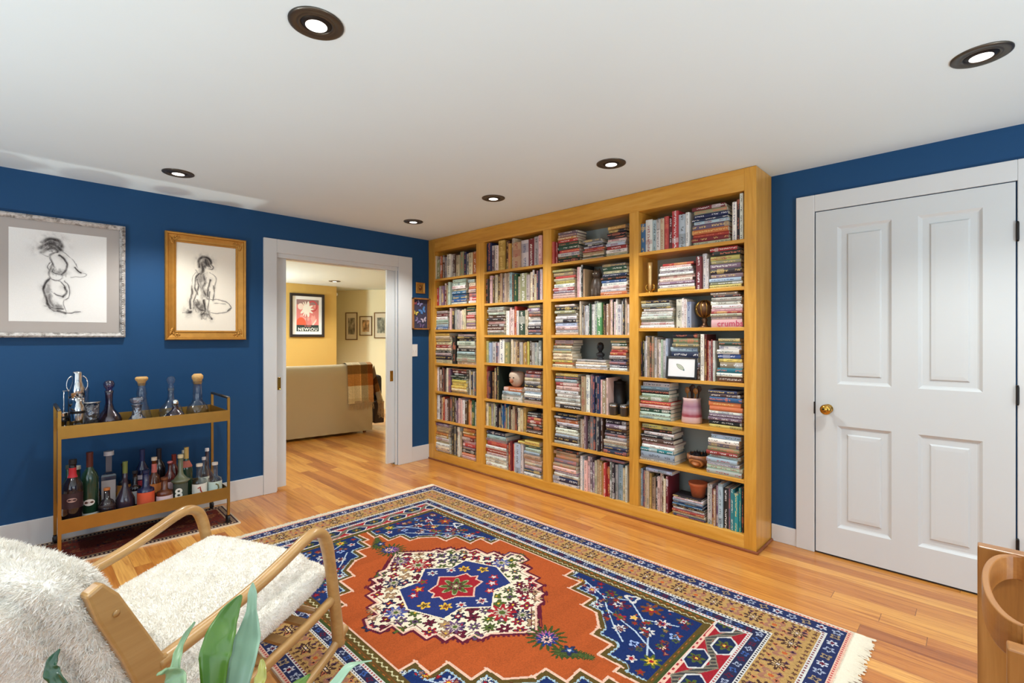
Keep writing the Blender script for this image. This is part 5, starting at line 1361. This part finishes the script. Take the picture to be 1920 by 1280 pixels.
# brass column bookend
t = thing('brass_bookend', 'slim brass hand bookend on the second shelf of the rightmost bay', 'bookend', (.05, -2.513, cellz(4, 2)))
lathe_part('base', [(.001, 0), (.036, 0), (.036, .006), (.024, .014), (.001, .016)], M['brass'], t)
MB().tube([(0, 0, .012), (0, 0, .08), (0, 0, .16), (0, 0, .212)], [.011, .013, .014, .016], 16).build('column', plain('cream_brass', (222, 184, 120), .3, .5), t, smooth=True)
for k, y in enumerate((-.030, .028)): MB().tube(curve_pts([(0, y * .5, .016), (-.004, y, .030), (-.002, y * 1.1, .048), (.002, y * .8, .058)], 4), [.008] * 13, 8).build('curl', M['brass'], t, smooth=True)
# bronze globe head
t = thing('bronze_globe', 'openwork bronze globe on a little pedestal, third shelf, rightmost bay', 'figurine', (.09, -2.878, cellz(4, 3)))
lathe_part('pedestal', [(.001, 0), (.036, 0), (.036, .006), (.020, .014), (.012, .034), (.020, .050), (.012, .062), (.010, .070)], M['darkbronze'], t)
gm = MB().lathe([(.001, -.054), (.028, -.048), (.047, -.027), (.055, 0), (.047, .027), (.028, .048), (.001, .054)], 24)
g = gm.build('sphere', M['darkbronze'], t, smooth=True, loc=(0, 0, .122))
for k in range(5):
    a = k / 5 * math.pi; pts = [(.056 * math.cos(q) * math.cos(a), .056 * math.cos(q) * math.sin(a), .056 * math.sin(q)) for q in np.linspace(0, 2 * math.pi, 33)]
    MB().tube(pts, .0028, 6).build('rib', M['brassy'], g, smooth=True)
# little framed leaf drawing leaning on books
t = thing('small_framed_print', 'black framed drawing of a leaf leaning on the books, fourth shelf', 'picture', (-.004 + .02, -2.757, cellz(4, 4)), rz=R(-90 + 3))
fr = frame_bars(.205, .146, 0, [(0, 0), (0, .010), (.010, .013), (.013, .010), (.014, .006)], 'frame', M['black'], t)
bx('backing_board', -.098, .098, -.004, .002, -.069, .069, M['black'], fr)
def leaf_img():
    H_, W_ = 90, 130; X, Y = np.meshgrid(np.linspace(0, 1.45, W_), np.linspace(1, 0, H_)); im = np.empty((H_, W_, 3)); im[:] = c3(238, 238, 238)
    u = (X - .45) * .8 + (Y - .3) * .6; v = -(X - .45) * .6 + (Y - .3) * .8
    wv = .10 * np.clip(np.sin(np.clip(u / .55, 0, 1) * math.pi), 0, 1) ** .7
    im[(np.abs(v) < wv) & (u > 0)] = c3(190, 196, 176); im[(np.abs(np.abs(v) - wv) < .012) & (u > 0) & (u < .55)] = c3(110, 116, 96)
    im[(np.abs(v) < .006) & (u > 0) & (u < .6)] = c3(100, 104, 90); im[np.hypot(u - .53, v - .02) < .04] = c3(70, 110, 110); return im
o = raster('drawing', leaf_img(), .176, .117, M['paint_sheet'], fr); o.location = (0, -.0065, 0)
fr.location = (0, 0, .0755); fr.rotation_euler = (R(-6), 0, 0)
# pink stoneware crock of wooden tools
t = thing('utensil_crock', 'pink and mauve striped pottery crock, fifth shelf of the rightmost bay', 'crock', (.085, -2.795, cellz(4, 5)))
tt = NT('striped_pink_glaze'); tc = tt.n('ShaderNodeTexCoord'); sp_ = tt.n('ShaderNodeSeparateXYZ'); tt.l(tc.outputs['Object'], sp_.inputs[0])
zz_ = tt.math('ADD', tt.math('DIVIDE', sp_.outputs[2], .165), tt.math('MULTIPLY', tt.noise(30, 2, tc.outputs['Object']), .05))
tt.l(tt.ramp(zz_, [(0, rgb(206, 178, 170)), (.26, rgb(212, 170, 166)), (.30, rgb(156, 62, 72)), (.36, rgb(150, 60, 70)), (.42, rgb(176, 120, 130)), (.55, rgb(186, 150, 160)), (.7, rgb(160, 110, 130)), (.85, rgb(190, 150, 160)), (1, rgb(214, 180, 170))]), tt.b.inputs['Base Color'])
tt.p(Roughness=.35)
lathe_part('crock_body', [(.001, 0), (.062, 0), (.066, .01), (.064, .04), (.058, .10), (.054, .145), (.058, .163), (.053, .165), (.049, .145), (.052, .10), (.058, .03), (.001, .01)], tt.mat, t)
for k, (y, x, dz, ty) in enumerate(((-.030, -.01, .215, -.25), (.0, .015, .235, .04), (.026, -.012, .218, .22), (.012, .02, .225, -.1), (-.04, .02, .228, -.35))):
    u_ = thing('wooden_spoon', ['round headed wooden spoon at the right of the pink crock', 'dark wooden ladle standing upright at the back of the crock', 'wooden spoon leaning left in the pink crock', 'long wooden spatula at the back of the crock', 'dark wooden spoon leaning far right out of the crock'][k], 'wooden spoon', (.085 + x * .4, -2.795 + y * .3, cellz(4, 5) + .014), group='wooden tools in the crock')
    wm = M['oak'] if k in (0, 2) else plain('dark_wood', (70, 44, 34), .5)
    hd_ = (x * .6, y * .7, dz - .035)
    MB().tube([(0, 0, 0), hd_], .0045, 8).build('spoon_handle', wm, u_, smooth=True)
    MB().lathe([(.001, -.022), (.012, -.016), (.017, 0), (.013, .016), (.001, .022)], 16, sx=.4).build('spoon_head', wm, u_, smooth=True, loc=(hd_[0], hd_[1], hd_[2] + .016))
# geode bowl
t = thing('geode', 'half geode with orange banding and pale centre, sixth shelf, rightmost bay', 'geode', (.10, -2.835, cellz(4, 6)))
tt = NT('agate_banding'); tc = tt.n('ShaderNodeTexCoord'); ln = tt.n('ShaderNodeVectorMath', operation='LENGTH')
mp = tt.n('ShaderNodeMapping'); mp.inputs['Location'].default_value = (0.06, 0, -.045); mp.inputs['Scale'].default_value = (1, 1, 1.5); tt.l(tc.outputs['Object'], mp.inputs[0]); tt.l(mp.outputs[0], ln.inputs[0])
q_ = tt.math('ADD', ln.outputs['Value'], tt.math('MULTIPLY', tt.noise(40, 2, tc.outputs['Object']), .02))
tt.l(tt.ramp(tt.math('MULTIPLY', q_, 10), [(.12, rgb(240, 214, 190)), (.28, rgb(214, 140, 90)), (.42, rgb(120, 62, 36)), (.55, rgb(206, 140, 84)), (.68, rgb(90, 50, 32)), (.85, rgb(150, 96, 60))]), tt.b.inputs['Base Color']); tt.p(Roughness=.25)
MB().lathe([(.001, 0), (.03, .002), (.062, .03), (.076, .065), (.074, .085), (.066, .085), (.055, .06), (.001, .04)], 20).build('stone_shell', tt.mat, t, smooth=True)
m = MB(); rr = random.Random(8)
for k in range(42):
    a = rr.uniform(0, 6.28); q = .058 * math.sqrt(rr.random()); s_ = rr.uniform(.008, .014); h_ = rr.uniform(.025, .05); m.lathe([(s_, .042), (s_ * .8, .05 + h_ * .5), (.001, .055 + h_)], 5, q * math.cos(a), q * math.sin(a))
m.build('crystal_crust', plain('dark_crystals', (42, 34, 34), .2), t)
# terracotta pot lying on the flat books
stack_top = max((q['pos'][2] + q['th'] / 2) for q in recs if q['b'] == 4 and q['r'] == 7 and q['kind'] == 'H' and not q.get('top'))
t = thing('terracotta_pot', 'small terracotta pot standing on flat books, bottom shelf, rightmost bay', 'flower pot', (.09, -2.835, stack_top + .001))
M['terra'] = plain('terracotta', (186, 98, 56), .8, 0, .12, 30, .1)
lathe_part('pot', [(.001, 0), (.040, 0), (.052, .072), (.053, .073), (.046, .073), (.036, .008), (.001, .006)], M['terra'], t)
lathe_part('rim', [(.052, .070), (.058, .071), (.060, .092), (.054, .093), (.052, .074)], M['terra'], t)
# printed title on the pink spine
cr = [q for q in zip(single, [o for o in bpy.data.objects if o.name.split('.')[0] == 'book']) if q[0]['ch'] == 'K']
for q, ob in cr:
    me = text_mesh('crumbs', .050, .0003, .0006, 1.05)
    attach('title_lettering', me, plain('rose_ink', (190, 70, 96), .6), ob, loc=(-.0032, .003, q['hh'] - .115), rot=(R(90), R(90), R(-90)))

# ================================================================== SOFA AND THROW
sa = R(-8.5)
t = thing('sofa', 'long beige slipcovered sofa seen from behind in the far room', 'sofa', (.30, 1.66, 0), rz=sa)
M['cover'] = paint('beige_slipcover_cloth', (178, 160, 130), .9, .05, .3)
def sofa_back():
    xs = np.linspace(-2.05, 0, 120); prof = [(0.0, .035), (.0, .2), (.0, .4), (0, .6), (.0, .78), (.015, .86), (.05, .905), (.11, .92), (.19, .91), (.24, .86), (.25, .7), (.25, .40)]
    # resample the profile
    pts = curve_pts([(a, 0, b) for a, b in prof], 4); V_ = []; 
    for x in xs:
        for p in pts:
            w_ = 0
            if p.z < .80 and p.x < .02:
                k = (.8 - p.z) / .8
                w_ = .010 * k * math.sin((x * 1.0 + p.z * .9) * 26) * max(0, math.sin((x + p.z) * 3.1 + .6)) + .006 * k * math.sin((x + p.z * 1.6) * 47)
            edge = max(0, 1 - (-x) / .10); r_ = -.06 * edge * edge * 0
            V_.append((x, p.x + w_ + r_, p.z - .035 * edge * edge * (1 if p.z > .5 else 0) + .012 * math.sin(x * 2.2) * (p.z > .8)))
    n = len(pts); F = [(i * n + j, i * n + j + 1, (i + 1) * n + j + 1, (i + 1) * n + j) for i in range(len(xs) - 1) for j in range(n - 1)]
    F.append(tuple(range(n))); F.append(tuple((len(xs) - 1) * n + j for j in reversed(range(n))))
    return MB().add(V_, F)
sofa_back().build('backrest', M['cover'], t, smooth=True)
bx('seat_base', -2.03, -.02, .2, .88, .05, .40, M['cover'], t, bevel=.03)
for i in range(3): bx('seat_cushion', -1.86 + i * .565, -1.86 + (i + 1) * .565 - .01, .26, .90, .40, .52, M['cover'], t, bevel=.04)
for x in (-2.05, -.17): bx('arm', x, x + .17, .10, .90, .06, .62, M['cover'], t, bevel=.05)
for x in (-1.98, -.08):
    for y in (.08, .82): MB().lathe([(.02, 0), (.025, .06)], 12, x, y).build('foot', M['toe'], t)

def plaid(H_, W_):
    Y, X = np.meshgrid(np.linspace(0, 1, H_), np.linspace(0, 1, W_), indexing='ij'); im = np.empty((H_, W_, 3))
    rows = [(0, c3(196, 176, 144)), (.24, c3(120, 84, 44)), (.42, c3(172, 120, 66)), (.66, c3(206, 190, 156)), (.9, c3(196, 176, 140))]
    for a, c in rows: im[(1 - Y) >= a] = c
    im[(X > .52) & (X < .8)] *= .8; im[X >= .8] = im[X >= .8] * c3(224, 180, 150)
    for p_ in (.2, .5, .8): im[np.abs(X - p_) < .012] *= 1.12
    rg = np.random.RandomState(4); return np.clip(im * (.94 + .12 * rg.rand(H_, W_, 1)), 0, 1)
t = thing('throw_blanket', 'tan and cream plaid throw with fringed ends draped over the sofa back', 'throw blanket', (.30, 1.66, 0), rz=sa)
M['throw'] = vcol_mat('woven_throw', .95, .3, 500, spec=.1)
def drape(name, x0, x1, zb, shift, side=False):
    H_, W_ = 90, 50; o = raster(name, plaid(H_, W_), 1, 1, M['throw'], t); me = o.data
    co = np.empty(len(me.vertices) * 3); me.vertices.foreach_get('co', co); co = co.reshape(-1, 3); s = co[:, 0] + .5; q = co[:, 2] + .5
    # q = 1 on the seat side of the crest, 0 at the bottom hem behind
    L_ = .93 - zb; d_ = (1 - q) * (L_ + .16)           # length run from the far side of the crest
    crest = .16; y = np.where(d_ < crest, .19 - (d_ / crest) * .205, -.014 - .006 * np.sin(s * 14)); z = np.where(d_ < crest, .905 + .028 * np.sin(d_ / crest * math.pi), .905 - (d_ - crest))
    if not side: co[:, 0] = x0 + (x1 - x0) * s + shift * (1 - q); co[:, 1] = y - .006 * np.sin(s * 9) * (1 - q); co[:, 2] = z
    else:
        co[:, 0] = .014 + .03 * np.sin(s * 9) * (1 - q) + .12 * (1 - q) + .02 * s; co[:, 1] = -.02 + .24 * s + .0 * q; co[:, 2] = (.90 - .22 * s) - (1 - q) * (.90 - .2 * s - zb)
    me.vertices.foreach_set('co', co.reshape(-1).astype(np.float32)); me.update(); me.polygons.foreach_set('use_smooth', [True] * len(me.polygons))
drape('blanket_back', -.345, -.01, .43, .02); drape('blanket_side', 0, 0, .38, 0, True)
m = MB(); rr = random.Random(6)
for k in range(46):
    x = -.335 + .33 * k / 45; m.tube(curve_pts([(x + .02, -.015, .435), (x + .02 + rr.uniform(-.01, .01), -.018, .39), (x + .02 + rr.uniform(-.015, .015), -.014, .43 - rr.uniform(.08, .12))], 3), .0022, 4)
for k in range(40):
    y = -.02 + .24 * k / 39; L_ = rr.uniform(.16, .24); m.tube(curve_pts([(.14 + .02 * math.sin(k), y, .40), (.145 + rr.uniform(-.01, .02), y, .34), (.14 + rr.uniform(-.02, .03), y, .40 - L_)], 3), .0024, 4)
m.build('fringe', plain('throw_fringe', (190, 160, 124), .95, 0, .3, 60), t)
t = thing('patterned_cushion', 'dark patterned cushion at the right arm of the far sofa', 'cushion', (.46, 1.86, .08), rz=sa)
bx('cushion_body', -.02, .10, -.02, .30, .30, .66, plain('dark_print_cloth', (46, 42, 44), .9, 0, .8, 30), t, bevel=.05)
MB().box(-.03, .11, -.04, .32, .0, .30).build('stool_base', plain('dark_stool', (60, 44, 36), .6), t, bevel=.01)
t = thing('smoke_detector', 'small round white detector high on the far wall beside the mustard corner', 'detector', (.73, 3.60, 1.98)); lathe_part('cover', [(.03, 0), (.03, .012), (.02, .02), (.001, .021)], M['white'], t, rot=(R(90), 0, 0))  # white disc built for the light spot in the far corner

# ================================================================== ARMCHAIR
CO = Vector((-2.32, -2.465, .0)); CA = math.atan2(.394, .919)
t = thing('lounge_chair', 'pale ash rocking lounge chair with white sheepskin cushions, bottom left', 'armchair', (CO.x, CO.y, 0), rz=CA)
arm_pts = [(-.515, .455), (-.44, .466), (-.33, .484), (-.21, .510), (-.10, .545), (-.03, .570), (.020, .580), (.060, .562), (.083, .520), (.098, .460), (.112, .38), (.126, .29), (.140, .19), (.150, .112)]
for v in (-.012, .634):
    p_ = curve_pts([(a, v, b) for a, b in arm_pts], 6); rad = [.0175] * len(p_)
    for i in range(len(p_)):
        f = i / (len(p_) - 1); rad[i] = .0185 + .006 * math.exp(-((f - .62) / .09) ** 2) * .4 + .005 * max(0, f - .75) * 2
    MB().tube(p_, rad, 16, flat=1.15).build('armrest', M['ash'], t, smooth=True)
    MB().tube(curve_pts([(.118, v, .300), (0, v, .272), (-.17, v, .242), (-.46, v, .196)], 6), .0185, 14, flat=.8).build('seat_rail', M['ash'], t, smooth=True)
    poly = [(-.672, .706), (-.640, .722), (-.605, .680), (-.545, .560), (-.505, .478), (-.470, .462), (-.462, .440), (-.478, .40), (-.470, .25), (-.452, .10), (-.495, .06), (-.515, .10), (-.535, .25), (-.548, .38), (-.600, .52), (-.652, .64)]
    MB().prism(poly, v - .017, v + .017, 'y').build('back_post', M['ash'], t, bevel=.007)
    rn = curve_pts([(.190, v, .158), (.130, v, .118), (.040, v, .085), (-.10, v, .048), (-.28, v, .0315), (-.45, v, .036), (-.62, v, .066), (-.74, v, .105)], 8)
    MB().tube(rn, [.013] + [.0165] * (len(rn) - 2) + [.013], 14, flat=.9).build('rocker', M['ash'], t, smooth=True)
for u, z in ((.08, .262), (-.46, .18), (-.595, .60), (-.525, .40)):
    MB().tube([(u, 0, z), (u, .622, z)], .012, 12).build('cross_rail', M['ash'], t, smooth=True)
MB().lathe([(.001, 0), (.007, .001), (.008, .003), (.001, .0045)], 16).build('screw_plug', M['ash'], t, smooth=True, loc=(-.615, -.029, .640), rot=(R(90), 0, 0))
for k in range(6): bx('slat', -.46 + .09 * k, -.425 + .09 * k, .005, .617, .188 + .014 * k, .198 + .014 * k, M['ash'], t)

def cushion_mesh(fn, nu=26, nv=30, nw=8):
    """closed rounded slab: fn maps (a,b,c) in [-1,1]^3 to a point"""
    V_ = {}; P = []; F = []
    def vid(i, j, k):
        key = (i, j, k)
        if key not in V_: V_[key] = len(P); P.append(fn(2 * i / nu - 1, 2 * j / nv - 1, 2 * k / nw - 1))
        return V_[key]
    for i in range(nu):
        for j in range(nv):
            F.append((vid(i, j, nw), vid(i + 1, j, nw), vid(i + 1, j + 1, nw), vid(i, j + 1, nw))); F.append((vid(i, j, 0), vid(i, j + 1, 0), vid(i + 1, j + 1, 0), vid(i + 1, j, 0)))
    for i in range(nu):
        for k in range(nw):
            F.append((vid(i, 0, k), vid(i + 1, 0, k), vid(i + 1, 0, k + 1), vid(i, 0, k + 1))); F.append((vid(i, nv, k), vid(i, nv, k + 1), vid(i + 1, nv, k + 1), vid(i + 1, nv, k)))
    for j in range(nv):
        for k in range(nw):
            F.append((vid(0, j, k), vid(0, j, k + 1), vid(0, j + 1, k + 1), vid(0, j + 1, k))); F.append((vid(nu, j, k), vid(nu, j + 1, k), vid(nu, j + 1, k + 1), vid(nu, j, k + 1)))
    return P, F
def rslab(a, b, c, ra, rb, rc, rnd=.8):
    """superellipsoid rounding of the cube"""
    n = (abs(a) ** 6 + abs(b) ** 6 + abs(c) ** 6) ** (1 / 6)
    s = max(abs(a), abs(b), abs(c)) / n if n > 0 else 1
    k = 1 - rnd + rnd * s
    return a * ra * (1 - .10 * (c * c) * abs(a) ** 3) * k, b * rb * (1 - .07 * (c * c) * abs(b) ** 3) * k, c * rc * (1 - .55 * max(abs(a), abs(b)) ** 8) * k
def fleece(name, P, F, nstr, length, parent, seed, wild=1.0):
    V_ = np.array(P); Fq = np.array(F); rg = np.random.RandomState(seed)
    a, b, c, d = (V_[Fq[:, i]] for i in range(4)); nr = np.cross(c - a, d - b); ar = np.linalg.norm(nr, axis=1) / 2; nr /= (ar[:, None] * 2 + 1e-12)
    ctr = V_.mean(0); fc = (a + b + c + d) / 4
    if ((nr * (fc - ctr)).sum(1) * ar).sum() < 0: nr = -nr
    # vertex normals for smooth direction
    vn = np.zeros_like(V_)
    for i in range(4): np.add.at(vn, Fq[:, i], nr * ar[:, None])
    vn /= np.linalg.norm(vn, axis=1)[:, None] + 1e-9
    idx = rg.choice(len(Fq), nstr, p=ar / ar.sum()); u = rg.rand(nstr, 1); v = rg.rand(nstr, 1)
    w = [(1 - u) * (1 - v), u * (1 - v), u * v, (1 - u) * v]
    pos = sum(w[i] * V_[Fq[idx, i]] for i in range(4)); n = sum(w[i] * vn[Fq[idx, i]] for i in range(4)); n /= np.linalg.norm(n, axis=1)[:, None] + 1e-9
    # clump field: sum of sines gives neighbouring tufts a shared lean
    ph = rg.rand(9) * 6.28; K = rg.randn(9, 3) * 55
    fld = np.stack([sum(np.sin(pos @ K[3 * j + i] + ph[3 * j + i]) for i in range(3)) for j in range(3)], 1) * .30
    lean = (fld * 1.2 + rg.randn(nstr, 3) * .42) * wild + np.array([0, 0, -.2])
    dirv = n + lean; dirv /= np.linalg.norm(dirv, axis=1)[:, None]
    sd = np.cross(dirv, rg.randn(nstr, 3)); sd /= np.linalg.norm(sd, axis=1)[:, None]
    Lh = length * (.55 + .6 * rg.rand(nstr, 1)); wd = .00075 + .0006 * rg.rand(nstr, 1)
    curl = rg.randn(nstr, 3) * .35; mid = pos + dirv * Lh * .55; tip = pos + (dirv + curl * .6) * Lh
    p0 = pos - n * .002
    vv = np.stack([p0 - sd * wd, p0 + sd * wd, mid + sd * wd * .9, mid - sd * wd * .9, tip], 1).reshape(-1, 3)
    base = np.arange(nstr)[:, None] * 5 + len(V_)
    q = (base + np.array([[0, 1, 2, 3]])); tr = (base + np.array([[3, 2, 4]]))
    allv = np.concatenate([V_, vv]); nF = len(Fq)
    me = bpy.data.meshes.new(name)
    me.vertices.add(len(allv)); me.vertices.foreach_set('co', allv.reshape(-1).astype(np.float32))
    li = np.concatenate([Fq.reshape(-1), q.reshape(-1), tr.reshape(-1)]); me.loops.add(len(li)); me.loops.foreach_set('vertex_index', li.astype(np.int32))
    ls = np.concatenate([np.arange(0, 4 * (nF + nstr), 4), 4 * (nF + nstr) + np.arange(0, 3 * nstr, 3)])
    me.polygons.add(len(ls)); me.polygons.foreach_set('loop_start', ls.astype(np.int32)); me.update(calc_edges=True)
    return attach(name, me, M['sheep'], parent, smooth=True)
tt = NT('ivory_sheepskin'); tt.l(tt.mix(tt.noise(45, 3, tt.coord()), rgb(240, 234, 222), rgb(252, 249, 243)), tt.b.inputs['Base Color']); tt.p(Roughness=.9); tt.b.inputs['Sheen Weight'].default_value = .3
tt.b.inputs['Subsurface Weight'].default_value = 0.0; M['sheep'] = tt.mat
def seat_fn(a, b, c):
    x, y, z = rslab(a, b, c, .335, .318, .098)
    u = -.170 + x; return (u, .325 + y, .342 + z + (u + .17) * .16 + .012 * (1 - a * a) * (1 - b * b) * c - .03 * max(0, a - .8) * 3 * (c > 0))
P, F = cushion_mesh(seat_fn); fleece('seat_cushion', P, F, 110000, .0080, t, 1, .45)
def back_fn(a, b, c):
    # a: across, b: up, c: thickness
    x, y, z = rslab(a, b, c, .318, .262, .085)
    up = Vector((-.36, 0, .93)).normalized(); fw = Vector((.93, 0, .36)).normalized()
    p = Vector((-.610, .311, .520)) + up * y + fw * z + Vector((0, 1, 0)) * x
    p += fw * (.025 * (1 - b * b) * (1 - a * a) * (c > 0)); p.x -= .02 * max(0, b) ** 2
    return tuple(p)
P, F = cushion_mesh(back_fn, 30, 26, 8); fleece('back_cushion', P, F, 130000, .0135, t, 2, .7)

# ================================================================== WOODEN CHAIR, right edge
t = thing('wooden_chair', 'light oak chair with a curved plywood back band, cut off at the right edge', 'chair', (-1.665, -4.21, 0))
def post(x, top, name='back_post'):
    bx(name, x - .017, x + .017, -.045, .030, 0, top, M['oak'], t, bevel=.003)
bx('back_post', .163, .197, -.045, .047, 0, .800, M['oak'], t, bevel=.003)
bx('back_post', -.232, -.198, -.052, .010, 0, .765, M['oak'], t, bevel=.003)
arc = []
for i in range(33):
    a = math.pi * (i / 32); arc.append((.168 - .168 * (1 - math.cos(a)) * 1.0 - .012, .052 * math.sin(a) ** .8 - .012 if math.sin(a) > 0 else -.012))
V_ = []; n = len(arc)
for side in (0, 1):
    for i, (x, y) in enumerate(arc):
        f = i / (n - 1); k = 1 + .0 * side; dy = -.0115 if side else 0
        zt = .800 - .012 * f; zb = zt - .050 - .015 * f
        sx = x * (.965 if side else 1)
        V_ += [(sx, y + dy - (.0 if side else 0), zb), (sx, y + dy, zt)]
F = []
for s in (0, 1):
    for i in range(n - 1):
        q = (s * 2 * n + 2 * i, s * 2 * n + 2 * i + 1, s * 2 * n + 2 * i + 3, s * 2 * n + 2 * i + 2); F.append(q if s == 0 else q[::-1])
for i in range(n - 1):
    F.append((2 * i + 1, 2 * n + 2 * i + 1, 2 * n + 2 * i + 3, 2 * i + 3)); F.append((2 * i, 2 * i + 2, 2 * n + 2 * i + 2, 2 * n + 2 * i))
F += [(0, 1, 2 * n + 1, 2 * n), (2 * n - 2, 4 * n - 2, 4 * n - 1, 2 * n - 1)]
MB().add(V_, F).build('back_band', M['oaky'], t, smooth=False, bevel=.002)
bx('seat', -.232, .197, -.46, -.03, .435, .455, M['oaky'], t, bevel=.006)
for x in (.180, -.215): bx('front_leg', x - .017, x + .017, -.455, -.41, 0, .435, M['oak'], t, bevel=.003)
for x in (.180, -.215): bx('side_rail', x - .010, x + .010, -.41, -.045, .385, .435, M['oak'], t)
bx('rear_rail', -.198, .163, -.020, .0, .385, .434, M['oak'], t)

# ================================================================== FERN
t = thing('potted_fern', 'bird\'s nest fern in the foreground at the bottom edge, strap leaves rising', 'potted plant', (-2.80, -3.20, 0))
RT = Vector((-2.80, -3.20, .42))
lathe_part('pot', [(.001, 0), (.10, 0), (.115, .02), (.14, .30), (.146, .40), (.135, .40), (.128, .36), (.001, .36)], plain('grey_glazed_pot', (120, 124, 120), .4), t)
lathe_part('soil', [(.001, .37), (.06, .375), (.128, .37)], plain('potting_soil', (50, 36, 28), .95, 0, .4, 60, .5), t)
lathe_part('pot_stand', [(.001, -.0), (.001, 0)], M['oak'], t) if False else None
def leafmat(name, c1, c2, rough=.35):
    tt = NT(name); nz = tt.noise(16, 3, tt.coord((1, 1, .25))); tt.l(tt.mix(nz, rgb(*c1), rgb(*c2)), tt.b.inputs['Base Color']); tt.p(Roughness=rough); tt.b.inputs['Coat Weight'].default_value = .3
    tt.b.inputs['Subsurface Weight'].default_value = 0; tt.bump(nz, .2, .004); return tt.mat
LG_ = leafmat('glossy_green_leaf', (54, 92, 20), (88, 128, 34)); LP = leafmat('pale_blue_green_leaf', (124, 158, 132), (160, 190, 162)); LD = leafmat('dark_green_leaf', (22, 56, 30), (40, 84, 44)); LY = leafmat('yellow_green_leaf', (130, 130, 50), (160, 156, 76)); LS = leafmat('sage_leaf', (104, 136, 100), (140, 168, 124))
RV = Vector((.6962, -.7179, 0))
def leaf(pts, wds, mat, fold=.25, wave=.0, name='leaf', nd=None):
    w0 = [RT] + [Vector(p) for p in pts]; mid = curve_pts(w0, 10); K = len(mid); V_ = []; nx = 8
    fw = [i / (K - 1) for i in range(K)]; ks = [i / (len(wds) - 1) for i in range(len(wds))]
    for i, p in enumerate(mid):
        f = fw[i]; wd = float(np.interp(f, ks, wds)); d = (mid[min(i + 1, K - 1)] - mid[max(i - 1, 0)]).normalized()
        sd = (RV - d * RV.dot(d)).normalized(); nrm = sd.cross(d).normalized()
        if nrm.dot(Vector(CAM) - p) < 0: nrm = -nrm
        for j in range(nx + 1):
            a = 2 * j / nx - 1
            off = nrm * (-abs(a) ** 1.3 * wd * -fold + wave * wd * math.sin(f * 34 + a * 2) * abs(a)) + nrm * (.0016 if abs(a) < .1 else 0)
            V_.append(p + sd * (a * wd) + off - t.location)
    F = [(i * (nx + 1) + j, i * (nx + 1) + j + 1, (i + 1) * (nx + 1) + j + 1, (i + 1) * (nx + 1) + j) for i in range(K - 1) for j in range(nx)]
    o = MB().add(V_, F).build(name, mat, t, smooth=True); s = o.modifiers.new('thickness', 'SOLIDIFY'); s.thickness = .0012; return o
leaf([(-2.778, -3.147, .636), (-2.767, -3.129, .687), (-2.746, -3.109, .725), (-2.721, -3.105, .762)], [.006, .020, .030, .029, .020, .002], LG_, .3, .04)
leaf([(-2.741, -3.157, .621), (-2.714, -3.127, .686), (-2.699, -3.100, .738), (-2.694, -3.086, .770)], [.006, .018, .026, .025, .010, .009, .001], LP, .2, .05)
leaf([(-2.835, -3.118, .60), (-2.829, -3.095, .658), (-2.814, -3.067, .689), (-2.791, -3.062, .720)], [.005, .014, .013, .008, .005, .0015], LS, .5, .25)
leaf([(-2.850, -3.120, .58), (-2.832, -3.134, .638), (-2.841, -3.111, .664), (-2.858, -3.098, .667)], [.006, .018, .022, .018, .003], LS, .3, .3)
leaf([(-2.95, -3.05, .56), (-2.980, -2.968, .645), (-2.990, -2.943, .674), (-2.979, -2.938, .698)], [.005, .016, .014, .012, .001], LD, .3, .2)
leaf([(-2.70, -3.28, .58), (-2.629, -3.302, .626), (-2.589, -3.299, .646), (-2.548, -3.309, .642)], [.004, .010, .009, .008, .001], LP, .2, .0)
leaf([(-2.74, -3.215, .60), (-2.715, -3.200, .640), (-2.707, -3.177, .660)], [.005, .012, .010, .002], LY, .4, .2)
rr = random.Random(12)
for k in range(9):
    a = rr.uniform(0, 6.28); r_ = rr.uniform(.12, .24); z = rr.uniform(.50, .58)
    leaf([RT + Vector((math.cos(a) * r_ * .5, math.sin(a) * r_ * .5, (z - .42) * .8)), RT + Vector((math.cos(a) * r_, math.sin(a) * r_, z - .42 + .0))], [.006, .02, .026, .018, .002], [LG_, LD, LG_][k % 3], .25, .1)
